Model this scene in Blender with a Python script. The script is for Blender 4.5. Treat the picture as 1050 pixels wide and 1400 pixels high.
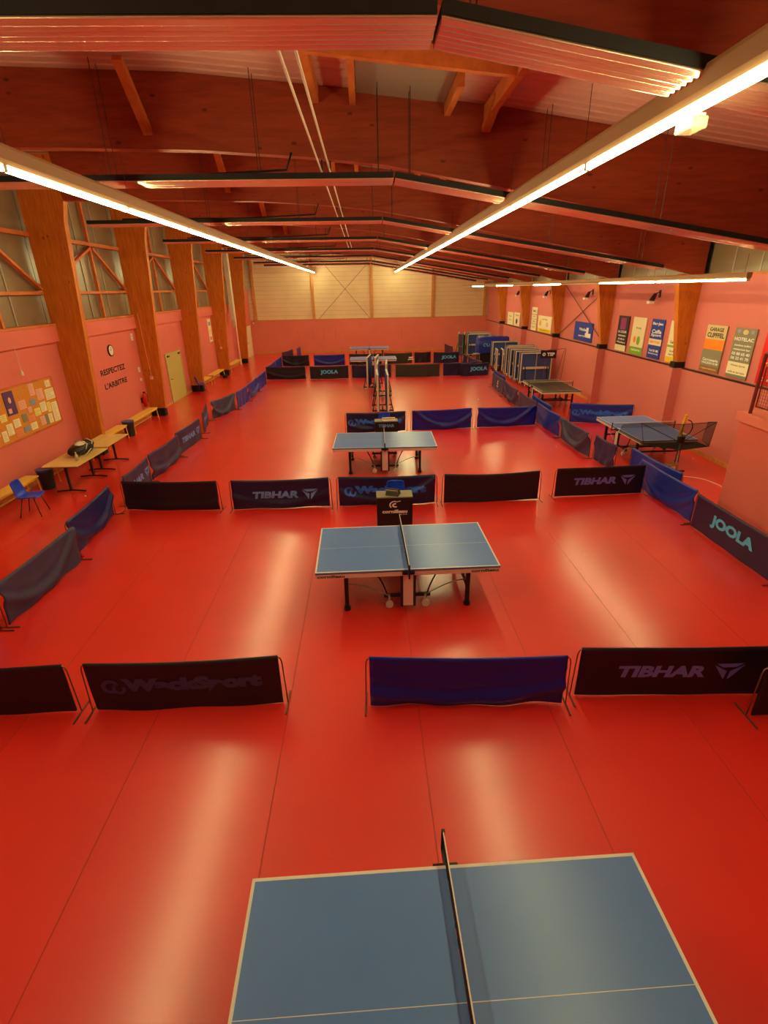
import bpy, bmesh, math, random
from mathutils import Vector, Matrix
PI = math.pi
for o in list(bpy.data.objects): bpy.data.objects.remove(o)
S = bpy.context.scene
COL = S.collection
random.seed(7)

# ---------------------------------------------------------------- camera
cam_d = bpy.data.cameras.new('camera'); cam = bpy.data.objects.new('camera', cam_d); COL.objects.link(cam)
cam_d.sensor_fit = 'HORIZONTAL'; cam_d.sensor_width = 36.0; cam_d.lens = 692.5/1050*36.0
cam_d.clip_start = 0.05; cam_d.clip_end = 200
pitch, yaw, roll = .415, .029, -.0202
Fv = Vector((math.sin(yaw)*math.cos(pitch), math.cos(yaw)*math.cos(pitch), -math.sin(pitch)))
r0 = Vector((math.cos(yaw), -math.sin(yaw), 0)); u0 = r0.cross(Fv)
Rv = r0*math.cos(roll)+u0*math.sin(roll); Uv = -r0*math.sin(roll)+u0*math.cos(roll)
M = Matrix(((Rv.x, Uv.x, -Fv.x, 0), (Rv.y, Uv.y, -Fv.y, 0), (Rv.z, Uv.z, -Fv.z, 4.542), (0, 0, 0, 1)))
cam.matrix_world = M
S.camera = cam
# ---------------------------------------------------------------- world, exposure
W = bpy.data.worlds.new('world'); S.world = W; W.use_nodes = True
W.node_tree.nodes['Background'].inputs[0].default_value = (.02, .025, .04, 1)
W.node_tree.nodes['Background'].inputs[1].default_value = .3
vs = S.view_settings; vs.view_transform = 'Standard'; vs.look = 'None'; vs.gamma = 1; vs.use_curve_mapping = False
vs.exposure = 0.9
TUBE_STRENGTH = 34.0
TUBE_COLOR = (1.0, .90, .41)

# ---------------------------------------------------------------- materials
def lin(c):
    return tuple(((v/255)/12.92 if v/255 <= .04045 else ((v/255+.055)/1.055)**2.4) for v in c)
def mat(name, rgb, rough=.6, metal=0, spec=.5, noise=0, nscale=3, bump=0, bscale=30, alpha=1, emit=None, estr=0, coat=0, sheen=0, stretch=None, linear=False):
    m = bpy.data.materials.new(name); m.use_nodes = True
    nt = m.node_tree; b = nt.nodes['Principled BSDF']
    c = tuple(rgb) if linear else lin(rgb)
    b.inputs['Base Color'].default_value = (*c, 1)
    b.inputs['Roughness'].default_value = rough; b.inputs['Metallic'].default_value = metal
    b.inputs['Specular IOR Level'].default_value = spec
    b.inputs['Coat Weight'].default_value = coat; b.inputs['Coat Roughness'].default_value = .23; b.inputs['Coat IOR'].default_value = 1.7; b.inputs['Sheen Weight'].default_value = sheen
    b.inputs['Alpha'].default_value = alpha
    if emit: b.inputs['Emission Color'].default_value = (*emit, 1); b.inputs['Emission Strength'].default_value = estr
    if noise or bump:
        tc = nt.nodes.new('ShaderNodeTexCoord'); mp = nt.nodes.new('ShaderNodeMapping')
        nt.links.new(tc.outputs['Object'], mp.inputs[0])
        if stretch: mp.inputs['Scale'].default_value = stretch
    if noise:
        n = nt.nodes.new('ShaderNodeTexNoise'); n.inputs['Scale'].default_value = nscale; n.inputs['Detail'].default_value = 6
        nt.links.new(mp.outputs[0], n.inputs[0])
        r = nt.nodes.new('ShaderNodeMapRange'); r.inputs[1].default_value = .3; r.inputs[2].default_value = .7
        r.inputs[3].default_value = 1-noise; r.inputs[4].default_value = 1+noise
        nt.links.new(n.outputs[0], r.inputs[0])
        v = nt.nodes.new('ShaderNodeVectorMath'); v.operation = 'SCALE'; v.inputs[0].default_value = c
        nt.links.new(r.outputs[0], v.inputs['Scale']); nt.links.new(v.outputs[0], b.inputs['Base Color'])
    if bump:
        n2 = nt.nodes.new('ShaderNodeTexNoise'); n2.inputs['Scale'].default_value = bscale
        nt.links.new(mp.outputs[0], n2.inputs[0])
        bp = nt.nodes.new('ShaderNodeBump'); bp.inputs['Strength'].default_value = bump; bp.inputs['Distance'].default_value = .01
        nt.links.new(n2.outputs[0], bp.inputs['Height']); nt.links.new(bp.outputs[0], b.inputs['Normal'])
    return m
def wood(name, rgb, rgb2, sx=(1, 1, 1), rough=.55, knots=True):
    m = mat(name, rgb, rough); nt = m.node_tree; b = nt.nodes['Principled BSDF']
    tc = nt.nodes.new('ShaderNodeTexCoord'); mp = nt.nodes.new('ShaderNodeMapping'); mp.inputs['Scale'].default_value = sx
    nt.links.new(tc.outputs['Object'], mp.inputs[0])
    n = nt.nodes.new('ShaderNodeTexNoise'); n.inputs['Scale'].default_value = 5; n.inputs['Detail'].default_value = 8; n.inputs['Roughness'].default_value = .65
    nt.links.new(mp.outputs[0], n.inputs[0])
    cr = nt.nodes.new('ShaderNodeValToRGB'); cr.color_ramp.elements[0].position = .35; cr.color_ramp.elements[1].position = .68
    cr.color_ramp.elements[0].color = (*lin(rgb2), 1); cr.color_ramp.elements[1].color = (*lin(rgb), 1)
    nt.links.new(n.outputs[0], cr.inputs[0]); out = cr.outputs[0]
    if knots:
        vo = nt.nodes.new('ShaderNodeTexVoronoi'); vo.inputs['Scale'].default_value = 3.2
        mp2 = nt.nodes.new('ShaderNodeMapping'); mp2.inputs['Scale'].default_value = tuple(max(.6, min(1.2, s)) for s in sx)
        nt.links.new(tc.outputs['Object'], mp2.inputs[0]); nt.links.new(mp2.outputs[0], vo.inputs[0])
        r = nt.nodes.new('ShaderNodeMapRange'); r.inputs[1].default_value = .05; r.inputs[2].default_value = .11; r.inputs[3].default_value = .35; r.inputs[4].default_value = 1
        nt.links.new(vo.outputs[0], r.inputs[0])
        v = nt.nodes.new('ShaderNodeVectorMath'); v.operation = 'SCALE'
        nt.links.new(out, v.inputs[0]); nt.links.new(r.outputs[0], v.inputs['Scale']); out = v.outputs[0]
    nt.links.new(out, b.inputs['Base Color'])
    return m
MT = {}
def A(k, *a, **kw): MT[k] = mat(k, *a, **kw)
A('floor_red', (.78, .017, .008), .5, linear=True, noise=.08, nscale=.7, bump=.16, bscale=2.2, spec=.5, coat=1.0)
A('seam', (176, 44, 28), .6)
A('pink', (220, 114, 104), .75, noise=.04, nscale=.8)
A('pink_dark', (232, 134, 120), .75, noise=.04, nscale=.8)
A('pink_right', (214, 120, 114), .7, noise=.03, nscale=.8)
A('deck', (225, 172, 160), .5, noise=.06, nscale=1)
A('cream', (240, 226, 186), .6, noise=.05, nscale=1.2)
A('poly', (136, 118, 92), .3, noise=.12, nscale=1.3, spec=.7)
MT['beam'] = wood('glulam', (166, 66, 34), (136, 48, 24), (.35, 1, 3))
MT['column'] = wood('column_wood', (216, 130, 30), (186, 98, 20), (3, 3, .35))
MT['timber'] = wood('timber', (216, 128, 62), (190, 100, 44), (1, .4, 1), knots=False)
MT['post'] = wood('gable_post_wood', (226, 166, 92), (206, 140, 66), (2, 2, .4), knots=False)
MT['oak'] = wood('table_wood', (240, 214, 140), (226, 194, 116), (1, .3, 1), rough=.4, knots=False)
A('black', (22, 20, 20), .45)
A('black_matte', (14, 12, 13), .8)
A('steel_dark', (58, 44, 40), .4, metal=.3)
A('rod', (132, 108, 84), .35, metal=.7)
A('aluminium', (232, 200, 180), .24, metal=.8, bump=.03)
A('galva', (176, 170, 156), .4, metal=.3)
A('white', (232, 226, 214), .5)
A('off_white', (214, 206, 186), .5)
A('housing', (164, 128, 92), .45)
A('tt_blue', (84, 138, 222), .30, noise=.04, nscale=2, spec=.7)
A('cl_bluepurple', (34, 34, 104), .42)
A('cl_plum', (44, 24, 72), .5)
A('umpire_top', (134, 134, 112), .5)
A('tt_green', (40, 62, 52), .35)
A('tt_under', (52, 82, 150), .6)
A('line', (226, 230, 226), .45)
A('apron', (226, 198, 190), .4)
A('net_cloth', (24, 30, 52), .8)
A('cl_black', (18, 14, 36), .5)
A('cl_navy', (22, 22, 74), .42)
A('cl_royal', (16, 28, 150), .36)
A('cl_blue', (26, 46, 160), .4)
A('cl_bounce_purple', (46, 28, 84), .5)  # purple tint is reflected red light put into the cloth's base colour
A('cl_grey', (58, 56, 96), .55)
A('cl_green', (42, 46, 42), .55)
A('tx_pale', (112, 116, 230), .5)
A('tx_lblue', (104, 146, 236), .5)
A('tx_cyan', (86, 188, 255), .5)
A('tx_wack', (36, 104, 230), .5)
A('tx_wack_dim', (52, 62, 118), .5)  # WackSport lettering with the unlit face's shade put into its colour
A('tx_white', (242, 242, 240), .5)
A('tx_black', (24, 14, 16), .6)
A('yellow', (240, 186, 40), .45)
A('yellow_wood', (238, 204, 92), .5)
A('plastic_blue', (20, 66, 216), .3)
A('bin', (34, 32, 38), .5)
A('bag_blue', (30, 78, 150), .4)
A('red_ext', (206, 24, 20), .35)
A('door_green', (196, 186, 108), .5)
A('door_white', (236, 228, 190), .5)
A('cork', (214, 142, 56), .9, noise=.12, nscale=30)
A('paper', (240, 232, 196), .8)
A('paper_pink', (236, 176, 160), .8)
A('paper_blue', (150, 160, 190), .8)
A('paper_orange', (238, 140, 96), .8)
A('paper_yellow', (236, 222, 130), .8)
A('purple', (92, 60, 118), .7)
A('sign_blue', (34, 60, 178), .6); A('sign_black', (44, 32, 34), .6); A('sign_grey', (140, 134, 112), .6)
A('sign_orange', (246, 140, 20), .6); A('sign_green', (128, 190, 40), .6); A('sign_red', (232, 22, 22), .5); A('sign_magenta', (150, 40, 130), .6)
A('sign_yellow', (244, 206, 40), .6); A('sign_brown', (150, 104, 56), .6); A('sign_sand', (214, 196, 150), .6)
A('mesh_net', (40, 24, 22), .9, alpha=.5)
A('rust', (128, 40, 32), .5)
A('green_frame', (70, 170, 50), .5)
A('tube', (255, 240, 200), .5, emit=TUBE_COLOR, estr=TUBE_STRENGTH)
A('tube_off', (236, 226, 200), .4)
A('clear', (240, 232, 200), .15, alpha=.45)
A('dark_void', (46, 20, 16), .8)

# ---------------------------------------------------------------- mesh builder
class MB:
    def __init__(s): s.v = []; s.f = []
    def add(s, vs_, fs): n = len(s.v); s.v += [tuple(v) for v in vs_]; s.f += [tuple(i+n for i in f) for f in fs]; return s
    def box(s, x0, x1, y0, y1, z0, z1):
        return s.add([(x0,y0,z0),(x1,y0,z0),(x1,y1,z0),(x0,y1,z0),(x0,y0,z1),(x1,y0,z1),(x1,y1,z1),(x0,y1,z1)],
                     [(0,3,2,1),(4,5,6,7),(0,1,5,4),(1,2,6,5),(2,3,7,6),(3,0,4,7)])
    def bar(s, a, b, w, h, up=(0,0,1)):
        a = Vector(a); b = Vector(b); d = (b-a).normalized(); u = Vector(up)
        if abs(d.dot(u)) > .98: u = Vector((0,1,0))
        r = d.cross(u).normalized(); u = r.cross(d)
        vs_ = []
        for p in (a, b):
            for i, j in ((-1,-1),(1,-1),(1,1),(-1,1)): vs_.append(p+r*(i*w/2)+u*(j*h/2))
        return s.add(vs_, [(0,3,2,1),(4,5,6,7),(0,1,5,4),(1,2,6,5),(2,3,7,6),(3,0,4,7)])
    def tube(s, pts, r, n=8, cap=True):
        pts = [Vector(p) for p in pts]; vs_ = []; fs = []; ref = None
        rs = r if isinstance(r, (list, tuple)) else [r]*len(pts)
        for i, p in enumerate(pts):
            d = (pts[min(i+1, len(pts)-1)]-pts[max(i-1, 0)]).normalized()
            if ref is None:
                ref = Vector((0,0,1)) if abs(d.z) < .9 else Vector((0,1,0))
            a = d.cross(ref).normalized(); b = a.cross(d).normalized(); ref = b if abs(b.dot(d)) < .9 else ref
            for k in range(n):
                t = 2*PI*k/n; vs_.append(p+a*(rs[i]*math.cos(t))+b*(rs[i]*math.sin(t)))
        for i in range(len(pts)-1):
            for k in range(n): fs.append((i*n+k, i*n+(k+1) % n, (i+1)*n+(k+1) % n, (i+1)*n+k))
        if cap: fs.append(tuple(reversed(range(n)))); fs.append(tuple((len(pts)-1)*n+k for k in range(n)))
        return s.add(vs_, fs)
    def cyl(s, c, r, h, n=16, r2=None):
        return s.tube([c, (c[0], c[1], c[2]+h)], [r, r if r2 is None else r2], n)
    def prism(s, poly, a0, a1, axis='y'):
        # poly in the two remaining axes
        n = len(poly); vs_ = []
        for a in (a0, a1):
            for p, q in poly:
                vs_.append({'y': (p, a, q), 'x': (a, p, q), 'z': (p, q, a)}[axis])
        return s.add(vs_, [tuple(range(n)), tuple(reversed(range(n, 2*n)))]+[(i, i+n, (i+1) % n+n, (i+1) % n) for i in range(n)])
    def sphere(s, c, r, n=10, m=7, sc=(1,1,1)):
        vs_ = []; fs = []
        for i in range(m+1):
            t = PI*i/m
            for k in range(n):
                p = 2*PI*k/n; vs_.append((c[0]+r*sc[0]*math.sin(t)*math.cos(p), c[1]+r*sc[1]*math.sin(t)*math.sin(p), c[2]+r*sc[2]*math.cos(t)))
        for i in range(m):
            for k in range(n): fs.append((i*n+k, (i+1)*n+k, (i+1)*n+(k+1) % n, i*n+(k+1) % n))
        return s.add(vs_, fs)
    def build(s, name, m, parent=None, smooth=False, bevel=0, kind=None):
        me = bpy.data.meshes.new(name); me.from_pydata(s.v, [], s.f); me.validate()
        bm = bmesh.new(); bm.from_mesh(me)
        bmesh.ops.recalc_face_normals(bm, faces=bm.faces)
        if bevel: bmesh.ops.bevel(bm, geom=list(bm.edges), offset=bevel, segments=1, affect='EDGES')
        bm.to_mesh(me); bm.free()
        if smooth:
            for p in me.polygons: p.use_smooth = True
        me.materials.append(MT[m] if isinstance(m, str) else m)
        o = bpy.data.objects.new(name, me); COL.objects.link(o)
        if parent: o.parent = parent
        if kind: o['kind'] = kind
        return o
def thing(name, label, cat, loc=(0,0,0), rz=0, group=None):
    o = bpy.data.objects.new(name, None); COL.objects.link(o); o.empty_display_size = .1
    o.location = loc; o.rotation_euler = (0, 0, rz); o['label'] = label; o['category'] = cat
    if group: o['group'] = group
    return o
def tag(o, label, cat, group=None):
    o['label'] = label; o['category'] = cat
    if group: o['group'] = group
    return o
def struct(o): o['kind'] = 'structure'; return o
def sempty(name):
    o = bpy.data.objects.new(name, None); COL.objects.link(o); o['kind'] = 'structure'; return o
def kids(o): return [c for c in bpy.data.objects if c.parent == o]
def copy_tree(o, parent=None):
    c = o.copy(); COL.objects.link(c)
    if parent: c.parent = parent
    for ch in kids(o): copy_tree(ch, c)
    return c
def dup(root, loc, rz, label):
    c = copy_tree(root); c.location = loc; c.rotation_euler = (0, 0, rz); c['label'] = label; return c

# ---- lettering: outlines of the built-in font turned to a cut-up mesh, laid on a surface
_tc = {}
def text_geo(s, bold=.02, shear=0, spacing=1.0, wide=1.0):
    key = (s, bold, shear, spacing, wide)
    if key in _tc: return _tc[key]
    cu = bpy.data.curves.new('t', 'FONT'); cu.body = s; cu.offset = bold; cu.shear = shear; cu.space_character = spacing
    cu.resolution_u = 3
    ob = bpy.data.objects.new('t', cu); COL.objects.link(ob)
    bpy.context.view_layer.update()
    me = bpy.data.meshes.new_from_object(ob.evaluated_get(bpy.context.evaluated_depsgraph_get()))
    vs_ = [(v.co.x*wide, v.co.y) for v in me.vertices]; fs = [tuple(p.vertices) for p in me.polygons]
    bpy.data.objects.remove(ob); bpy.data.curves.remove(cu); bpy.data.meshes.remove(me)
    x0 = min(v[0] for v in vs_); x1 = max(v[0] for v in vs_); y0 = min(v[1] for v in vs_); y1 = max(v[1] for v in vs_)
    H = y1-y0
    vs_ = [((v[0]-(x0+x1)/2)/H, (v[1]-(y0+y1)/2)/H) for v in vs_]
    _tc[key] = (vs_, fs, (x1-x0)/H); return _tc[key]
def flat_shape(vs_, fs, h, width, cx, cz, surf, name, m, parent, cut=.05):
    """vs_ are unit-height 2D points; surf maps (x,z) to a 3D point"""
    w0 = max(v[0] for v in vs_)-min(v[0] for v in vs_)
    sx = (width/w0) if width else h
    bm = bmesh.new()
    bv = [bm.verts.new((cx+v[0]*sx, 0, cz+v[1]*h)) for v in vs_]
    for f in fs:
        try: bm.faces.new([bv[i] for i in f])
        except ValueError: pass
    if cut:
        xs = [v.co.x for v in bm.verts]; zs = [v.co.z for v in bm.verts]
        x = math.ceil(min(xs)/cut)*cut
        while x < max(xs):
            bmesh.ops.bisect_plane(bm, geom=bm.verts[:]+bm.edges[:]+bm.faces[:], plane_co=(x,0,0), plane_no=(1,0,0)); x += cut
        z = math.ceil(min(zs)/cut)*cut
        while z < max(zs):
            bmesh.ops.bisect_plane(bm, geom=bm.verts[:]+bm.edges[:]+bm.faces[:], plane_co=(0,0,z), plane_no=(0,0,1)); z += cut
    for v in bm.verts: v.co = Vector(surf(v.co.x, v.co.z))
    me = bpy.data.meshes.new(name); bm.to_mesh(me); bm.free(); me.materials.append(MT[m])
    o = bpy.data.objects.new(name, me); COL.objects.link(o); o.parent = parent; return o
def letter(s, h, cx, cz, surf, m, parent, width=None, cut=0, bold=.02, shear=0, spacing=1.0, name='lettering'):
    v, f, w = text_geo(s, bold, shear, spacing)
    return flat_shape(v, f, h, width, cx, cz, surf, name, m, parent, cut)
def poly_shape(polys, h, cx, cz, surf, m, parent, cut=0, name='emblem'):
    vs_ = []; fs = []
    for p in polys: fs.append(tuple(range(len(vs_), len(vs_)+len(p)))); vs_ += p
    return flat_shape(vs_, fs, h, None if False else (max(v[0] for v in vs_)-min(v[0] for v in vs_))*h, cx, cz, surf, name, m, parent, cut)
def arc_band(cx, cy, r0_, r1_, a0, a1, n=12, sx=1, sy=1):
    o = [(cx+r1_*sx*math.cos(a0+(a1-a0)*i/n), cy+r1_*sy*math.sin(a0+(a1-a0)*i/n)) for i in range(n+1)]
    i_ = [(cx+r0_*sx*math.cos(a0+(a1-a0)*i/n), cy+r0_*sy*math.sin(a0+(a1-a0)*i/n)) for i in range(n+1)]
    return [[o[i], o[i+1], i_[i+1], i_[i]] for i in range(n)]

# ================================================================ SETTING
YB, YE = -3.0, 42.0
XL, XR = -8.75, 9.5
# floor: sheet vinyl, strips 1.535 wide with a welded seam
fl = struct(MB().box(-10.2, 10.2, YB-.3, YE+.3, -.2, -.0014).build('floor', 'seam'))
x = .49-1.535*7
while x < XR+.4:
    MB().box(max(x+.005, -9.2), min(x+1.530, 9.7), YB, YE, -.0013, 0).build('floor_sheet', 'floor_red', fl); x += 1.535

# roof profile (x, underside of deck) and (x, underside of beam)
DECK = [(-9.3,7.84),(-5.6,7.79),(-2.8,7.70),(.44,7.43),(2.5,7.2),(7.1,6.54),(10.1,6.08)]
BEAM = [(-8.74,6.70),(-7.72,6.76),(-5.9,6.76),(-2.6,6.68),(-.9,6.57),(.42,6.44),(2.3,6.12),(3.8,5.83),(7.4,5.20),(9.0,4.82),(9.59,4.70)]
def prof(P, x):
    if x <= P[0][0]: return P[0][1]
    for (a, b), (c, d) in zip(P, P[1:]):
        if x <= c: return b+(d-b)*(x-a)/(c-a)
    return P[-1][1]
# ceiling: ribbed steel deck
mb = MB(); ys = []; y = YB-.3
while y < YE+.3:
    ys += [(y, 0), (y+.17, 0), (y+.19, .035), (y+.23, .035)]; y += .25
nx = len(DECK)
for (y, dz) in ys:
    for (x, z) in DECK: mb.v.append((x, y, z+dz))
for j in range(len(ys)-1):
    for i in range(nx-1): a = j*nx+i; mb.f.append((a, a+1, a+nx+1, a+nx))
ceil = struct(mb.build('ceiling', 'deck'))
top = MB().prism([(x_, z_+.05) for x_, z_ in DECK]+[(10.1, 9.2), (-9.3, 9.2)], YB-.3, YE+.3).build('roof_slab', 'dark_void', ceil)

# walls
wl = struct(MB().box(-9.1, XL, YB, YE, 0, 3.37).box(-9.1, XL, 36.9, YE, 3.37, 4.62).build('wall_left', 'pink'))
MB().box(-9.3, -9.1, YB, YE, 3.3, 7.9).build('outer_skin', 'poly', wl)
MB().box(-9.1, -8.95, 36.9, YE, 4.62, 7.83).build('upper_shade_panel', 'dark_void', wl)  # solid panel, its dark colour stands in for shade above the end bay
wr = struct(MB().box(XR, 9.95, YB, YE, 0, 2.17).build('wall_right', 'pink_right'))
wu = struct(MB().box(9.6, 9.95, YB, YE, 2.18, 4.72).build('wall_right_upper', 'pink_right'))
MB().box(9.9, 9.95, YB, YE, 4.72, 6.2).build('outer_skin', 'poly', wu)
MB().box(XR-.01, 9.6, YB, YE, 2.17, 2.2).build('ledge', 'steel_dark', wr)
wb = struct(MB().box(-9.1, 9.95, YE, YE+.3, 0, 2.47).build('wall_back', 'pink_dark'))
# cream siding in boards
z = 2.47; 
while z < 7.8:
    MB().box(-9.1, 9.95, YE+.04, YE+.3, z+.012, z+.30).build('siding_board', 'cream', wb); z += .30
MB().box(-9.1, 9.95, YE+.06, YE+.29, 2.4, 7.8).build('siding_joint', 'pink', wb)
MB().box(-8.74, 9.5, YE-.02, YE+.05, 2.44, 2.50).build('siding_sill', 'post', wb)
wf = struct(MB().box(-9.1, 9.95, YB-.3, YB, 0, 7.8).build('wall_front', 'pink'))
for x_ in (-8.3, -3.85, .62, 5.28, 9.3):
    struct(MB().box(x_-.09, x_+.09, YE-.12, YE+.02, 2.5, prof(DECK, x_)-.02).build('gable_post', 'post'))
bc = struct(MB().tube([(-3.4, YE-.06, 6.9), (.42, YE-.06, 2.5)], .012, 5).tube([(.45, YE-.03, 6.4), (-3.5, YE-.03, 2.5)], .012, 5).build('bracing_cable', 'steel_dark'))
# faint light stripes of old paint on the back wall
mb = MB()
for x_ in (-5.2, -4.1, -3.2, -2.3, 2.9): mb.box(x_, x_+.03, YE-.003, YE+.01, 1.0, 1.75)
mb.build('paint_mark', 'pink_right', wb)
# skirting
for nm, b in (('baseboard_left', (XL, XL+.02, YB, YE, 0, .09)), ('baseboard_right', (XR-.025, XR, YB, YE, 0, .12)), ('baseboard_back', (-8.7, 9.45, YE-.025, YE, 0, .12))):
    struct(MB().box(*b).build(nm, 'post'))

# ---- glulam frames
YC = [-.4, 4.9, 10.2, 15.5, 20.8, 26.1, 31.4, 36.7]
LCOL = [(XL+.005, .02), (-8.16, .02), (-8.12, .4), (-7.72, 6.3), (-7.6, 6.72), (-7.72, 7.79), (XL+.005, 7.8)]
for i, yc in enumerate(YC):
    top_ = [(x_, z_-.005) for x_, z_ in reversed(DECK) if -7.5 < x_ < 9.5]
    pb = [(-7.62, 6.76)]+[(x_, z_) for x_, z_ in BEAM if x_ > -7.6]+[(9.59, prof(DECK, 9.59)-.01)]+top_+[(-7.7, prof(DECK, -7.7)-.01)]
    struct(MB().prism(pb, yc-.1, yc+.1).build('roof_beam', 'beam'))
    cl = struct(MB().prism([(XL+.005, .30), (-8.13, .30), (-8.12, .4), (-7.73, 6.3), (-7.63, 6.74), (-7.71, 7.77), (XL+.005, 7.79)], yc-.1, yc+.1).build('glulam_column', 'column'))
    MB().box(-8.70, -8.16, yc-.13, yc+.13, 0, .31).build('steel_shoe', 'black_matte', cl)
    cr_ = struct(MB().prism([(9.33, 2.36), (9.59, 2.36), (9.59, 4.69), (8.98, 4.78), (8.9, 4.72), (8.95, 4.4)], yc-.1, yc+.1).build('glulam_column', 'column'))
    MB().box(9.26, 9.58, yc-.12, yc+.12, 2.21, 2.37).build('steel_shoe', 'black_matte', cr_)
    struct(MB().box(9.20, XR+.01, yc-.17, yc+.17, 0, 2.19).build('pilaster', 'pink_right'))
# purlins between the beams + knee braces + skylight trimmers
for i in range(len(YC)):
    y0 = YC[i]+.1; y1 = (YC[i+1]-.1) if i+1 < len(YC) else YE+.04
    for x_ in (-5.6, -3.5, 2.1, 6.3):
        z_ = prof(DECK, x_)
        if x_ in (2.1,): struct(MB().box(x_-.05, x_+.05, y0, y1, z_-.24, z_-.012).build('purlin', 'timber'))
    for x_ in (-3.4, 2.1):
        z_ = prof(DECK, x_)
        if i+1 < len(YC):
            struct(MB().bar((x_, y1+.02, 6.92), (x_, y1-.78, z_-.1), .1, .14, up=(1,0,0)).build('knee_brace', 'timber'))
    if i in (1, 2, 3):
        tz = lambda x_: prof(DECK, x_)-.02
        struct(MB().box(-.74, -.62, y1-1.9, y1, tz(-.68)-.22, tz(-.68)).build('skylight_trimmer', 'timber'))
        struct(MB().box(-.13, -.03, y1-1.75, y1, tz(-.1)-.2, tz(-.1)).build('skylight_trimmer', 'timber'))
        struct(MB().box(1.40, 1.50, y1-1.3, y1, tz(1.45)-.2, tz(1.45)).build('skylight_trimmer', 'timber'))
        struct(MB().prism([(-.02, tz(-.02)-.03), (1.39, tz(1.39)-.03), (1.39, tz(1.39)-.01), (-.02, tz(-.02)-.01)], y1-1.9, y1).build('skylight_panel', 'galva'))
        struct(MB().bar((-.75, y1-1.95, tz(-.7)-.12), (2.15, y1-1.95, tz(2.1)-.12), .1, .22).build('skylight_trimmer', 'timber'))

# ---- left clerestory windows: translucent panels in a timber frame
n = 1
for i in range(2, len(YC)):
    y0 = YC[i-1]+.1; y1 = YC[i]-.1
    w = sempty('window_%d' % n); n += 1
    k = 4; pw = (y1-y0)/k
    for j in range(k):
        MB().box(-8.93, -8.90, y0+j*pw+(.02 if j else -.09), y0+(j+1)*pw-(.02 if j < k-1 else -.09), 3.82, 7.8).build('translucent_panel', 'poly', w)
        if j: MB().box(-8.95, -8.87, y0+j*pw-.018, y0+j*pw+.018, 3.82, 7.8).build('panel_joint', 'galva', w)
    MB().box(-8.9, -8.62, y0, y1, 3.765, 3.83).build('window_sill', 'timber', w)
    MB().box(-8.86, -8.74, y0, y1, 4.57, 4.65).build('frame_rail', 'timber', w)
    MB().box(-8.86, -8.70, y0, y1, 5.97, 6.07).build('frame_rail', 'timber', w)
    yv = y0+3.1
    MB().box(-8.85, -8.75, yv-.04, yv+.04, 3.83, 7.75).build('frame_post', 'timber', w)
    MB().bar((-8.76, yv+.06, 5.92), (-8.76, y1-.02, 4.70), .07, .10, up=(1,0,0)).build('frame_brace', 'timber', w)
    MB().bar((-8.76, yv-.06, 5.92), (-8.76, y0+.02, 4.70), .07, .10, up=(1,0,0)).build('frame_brace', 'timber', w)
    struct(MB().box(XL-.1, -8.64, y0, y1, 3.35, 3.76).build('trim_%d' % (n-1), 'pink'))

# ---- right clerestory above the pink wall
for i in range(1, len(YC)):
    y0 = YC[i-1]+.11; y1 = YC[i]-.11
    w = sempty('window_%d' % n); n += 1; pw = (y1-y0)/5
    for j in range(5): MB().box(9.70, 9.73, y0+j*pw+.02, y0+(j+1)*pw-.02, 4.73, 6.15).build('translucent_panel', 'poly', w)
    for j in range(1, 5): MB().box(9.69, 9.75, y0+j*pw-.018, y0+j*pw+.018, 4.73, 6.15).build('panel_joint', 'galva', w)
    MB().box(9.59, 9.75, y0, y1, 4.70, 4.76).build('window_sill', 'timber', w)
# ---- doors
def door(name, y0, y1, z1, m):
    d = sempty(name)
    MB().box(XL, XL+.045, y0, y1, .005, z1).build('door_leaf', m, d, bevel=.004)
    MB().box(XL, XL+.06, y0-.06, y0, 0, z1+.06).box(XL, XL+.06, y1, y1+.06, 0, z1+.06).box(XL, XL+.06, y0, y1, z1, z1+.06).build('door_frame', m, d)
    MB().tube([(XL+.045, y0+.12, 1.02), (XL+.10, y0+.12, 1.02), (XL+.10, y0+.25, 1.02)], .012, 6).build('door_handle', 'steel_dark', d)
    return d
d1 = door('door_1', 23.28, 25.1, 2.06, 'door_green')
MB().box(XL+.045, XL+.10, 23.4, 23.6, 1.96, 2.02).box(XL+.045, XL+.10, 24.8, 25.0, 1.96, 2.02).build('door_closer', 'steel_dark', d1)
d2 = door('door_2', 39.7, 41.3, 2.12, 'door_white')

# ---- gallery block on the right
gal = struct(MB().box(7.38, XR, YB, 9.66, 0, 2.02).build('gallery_wall', 'pink'))
MB().box(7.32, XR, YB, 9.72, 2.021, 2.2).build('gallery_slab', 'pink_dark', gal)

# ================================================================ LIGHTS
ORD = ['nearest', 'second', 'third', 'fourth', 'fifth', 'sixth', 'seventh', 'eighth', 'ninth', 'tenth', 'eleventh', 'twelfth', 'thirteenth', 'fourteenth', 'fifteenth', 'sixteenth']
def luminaire(L, on, label, group):
    t = thing('strip_light', label, 'ceiling light', group=group)
    h = [(-.045, .22), (.045, .22), (.055, .19), (.05, .08), (.03, .035), (-.03, .035), (-.05, .08), (-.055, .19)]
    MB().prism(h, 0, L).build('housing', 'housing', t)
    MB().tube([(0, .03, 0), (0, L-.03, 0)], .03, 10).build('tube', 'tube' if on else 'tube_off', t, smooth=True)
    MB().box(-.03, .03, 0, .03, -.03, .035).build('lamp_holder', 'off_white', t)
    MB().box(-.03, .03, L-.03, L, -.03, .035).build('lamp_holder', 'off_white', t)
    # hanging hook and wire up to the roof
    MB().tube([(0, .15, .23), (0, .15, .75)], .004, 4).build('hanger', 'steel_dark', t)
    return t
L = 2.95
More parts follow.
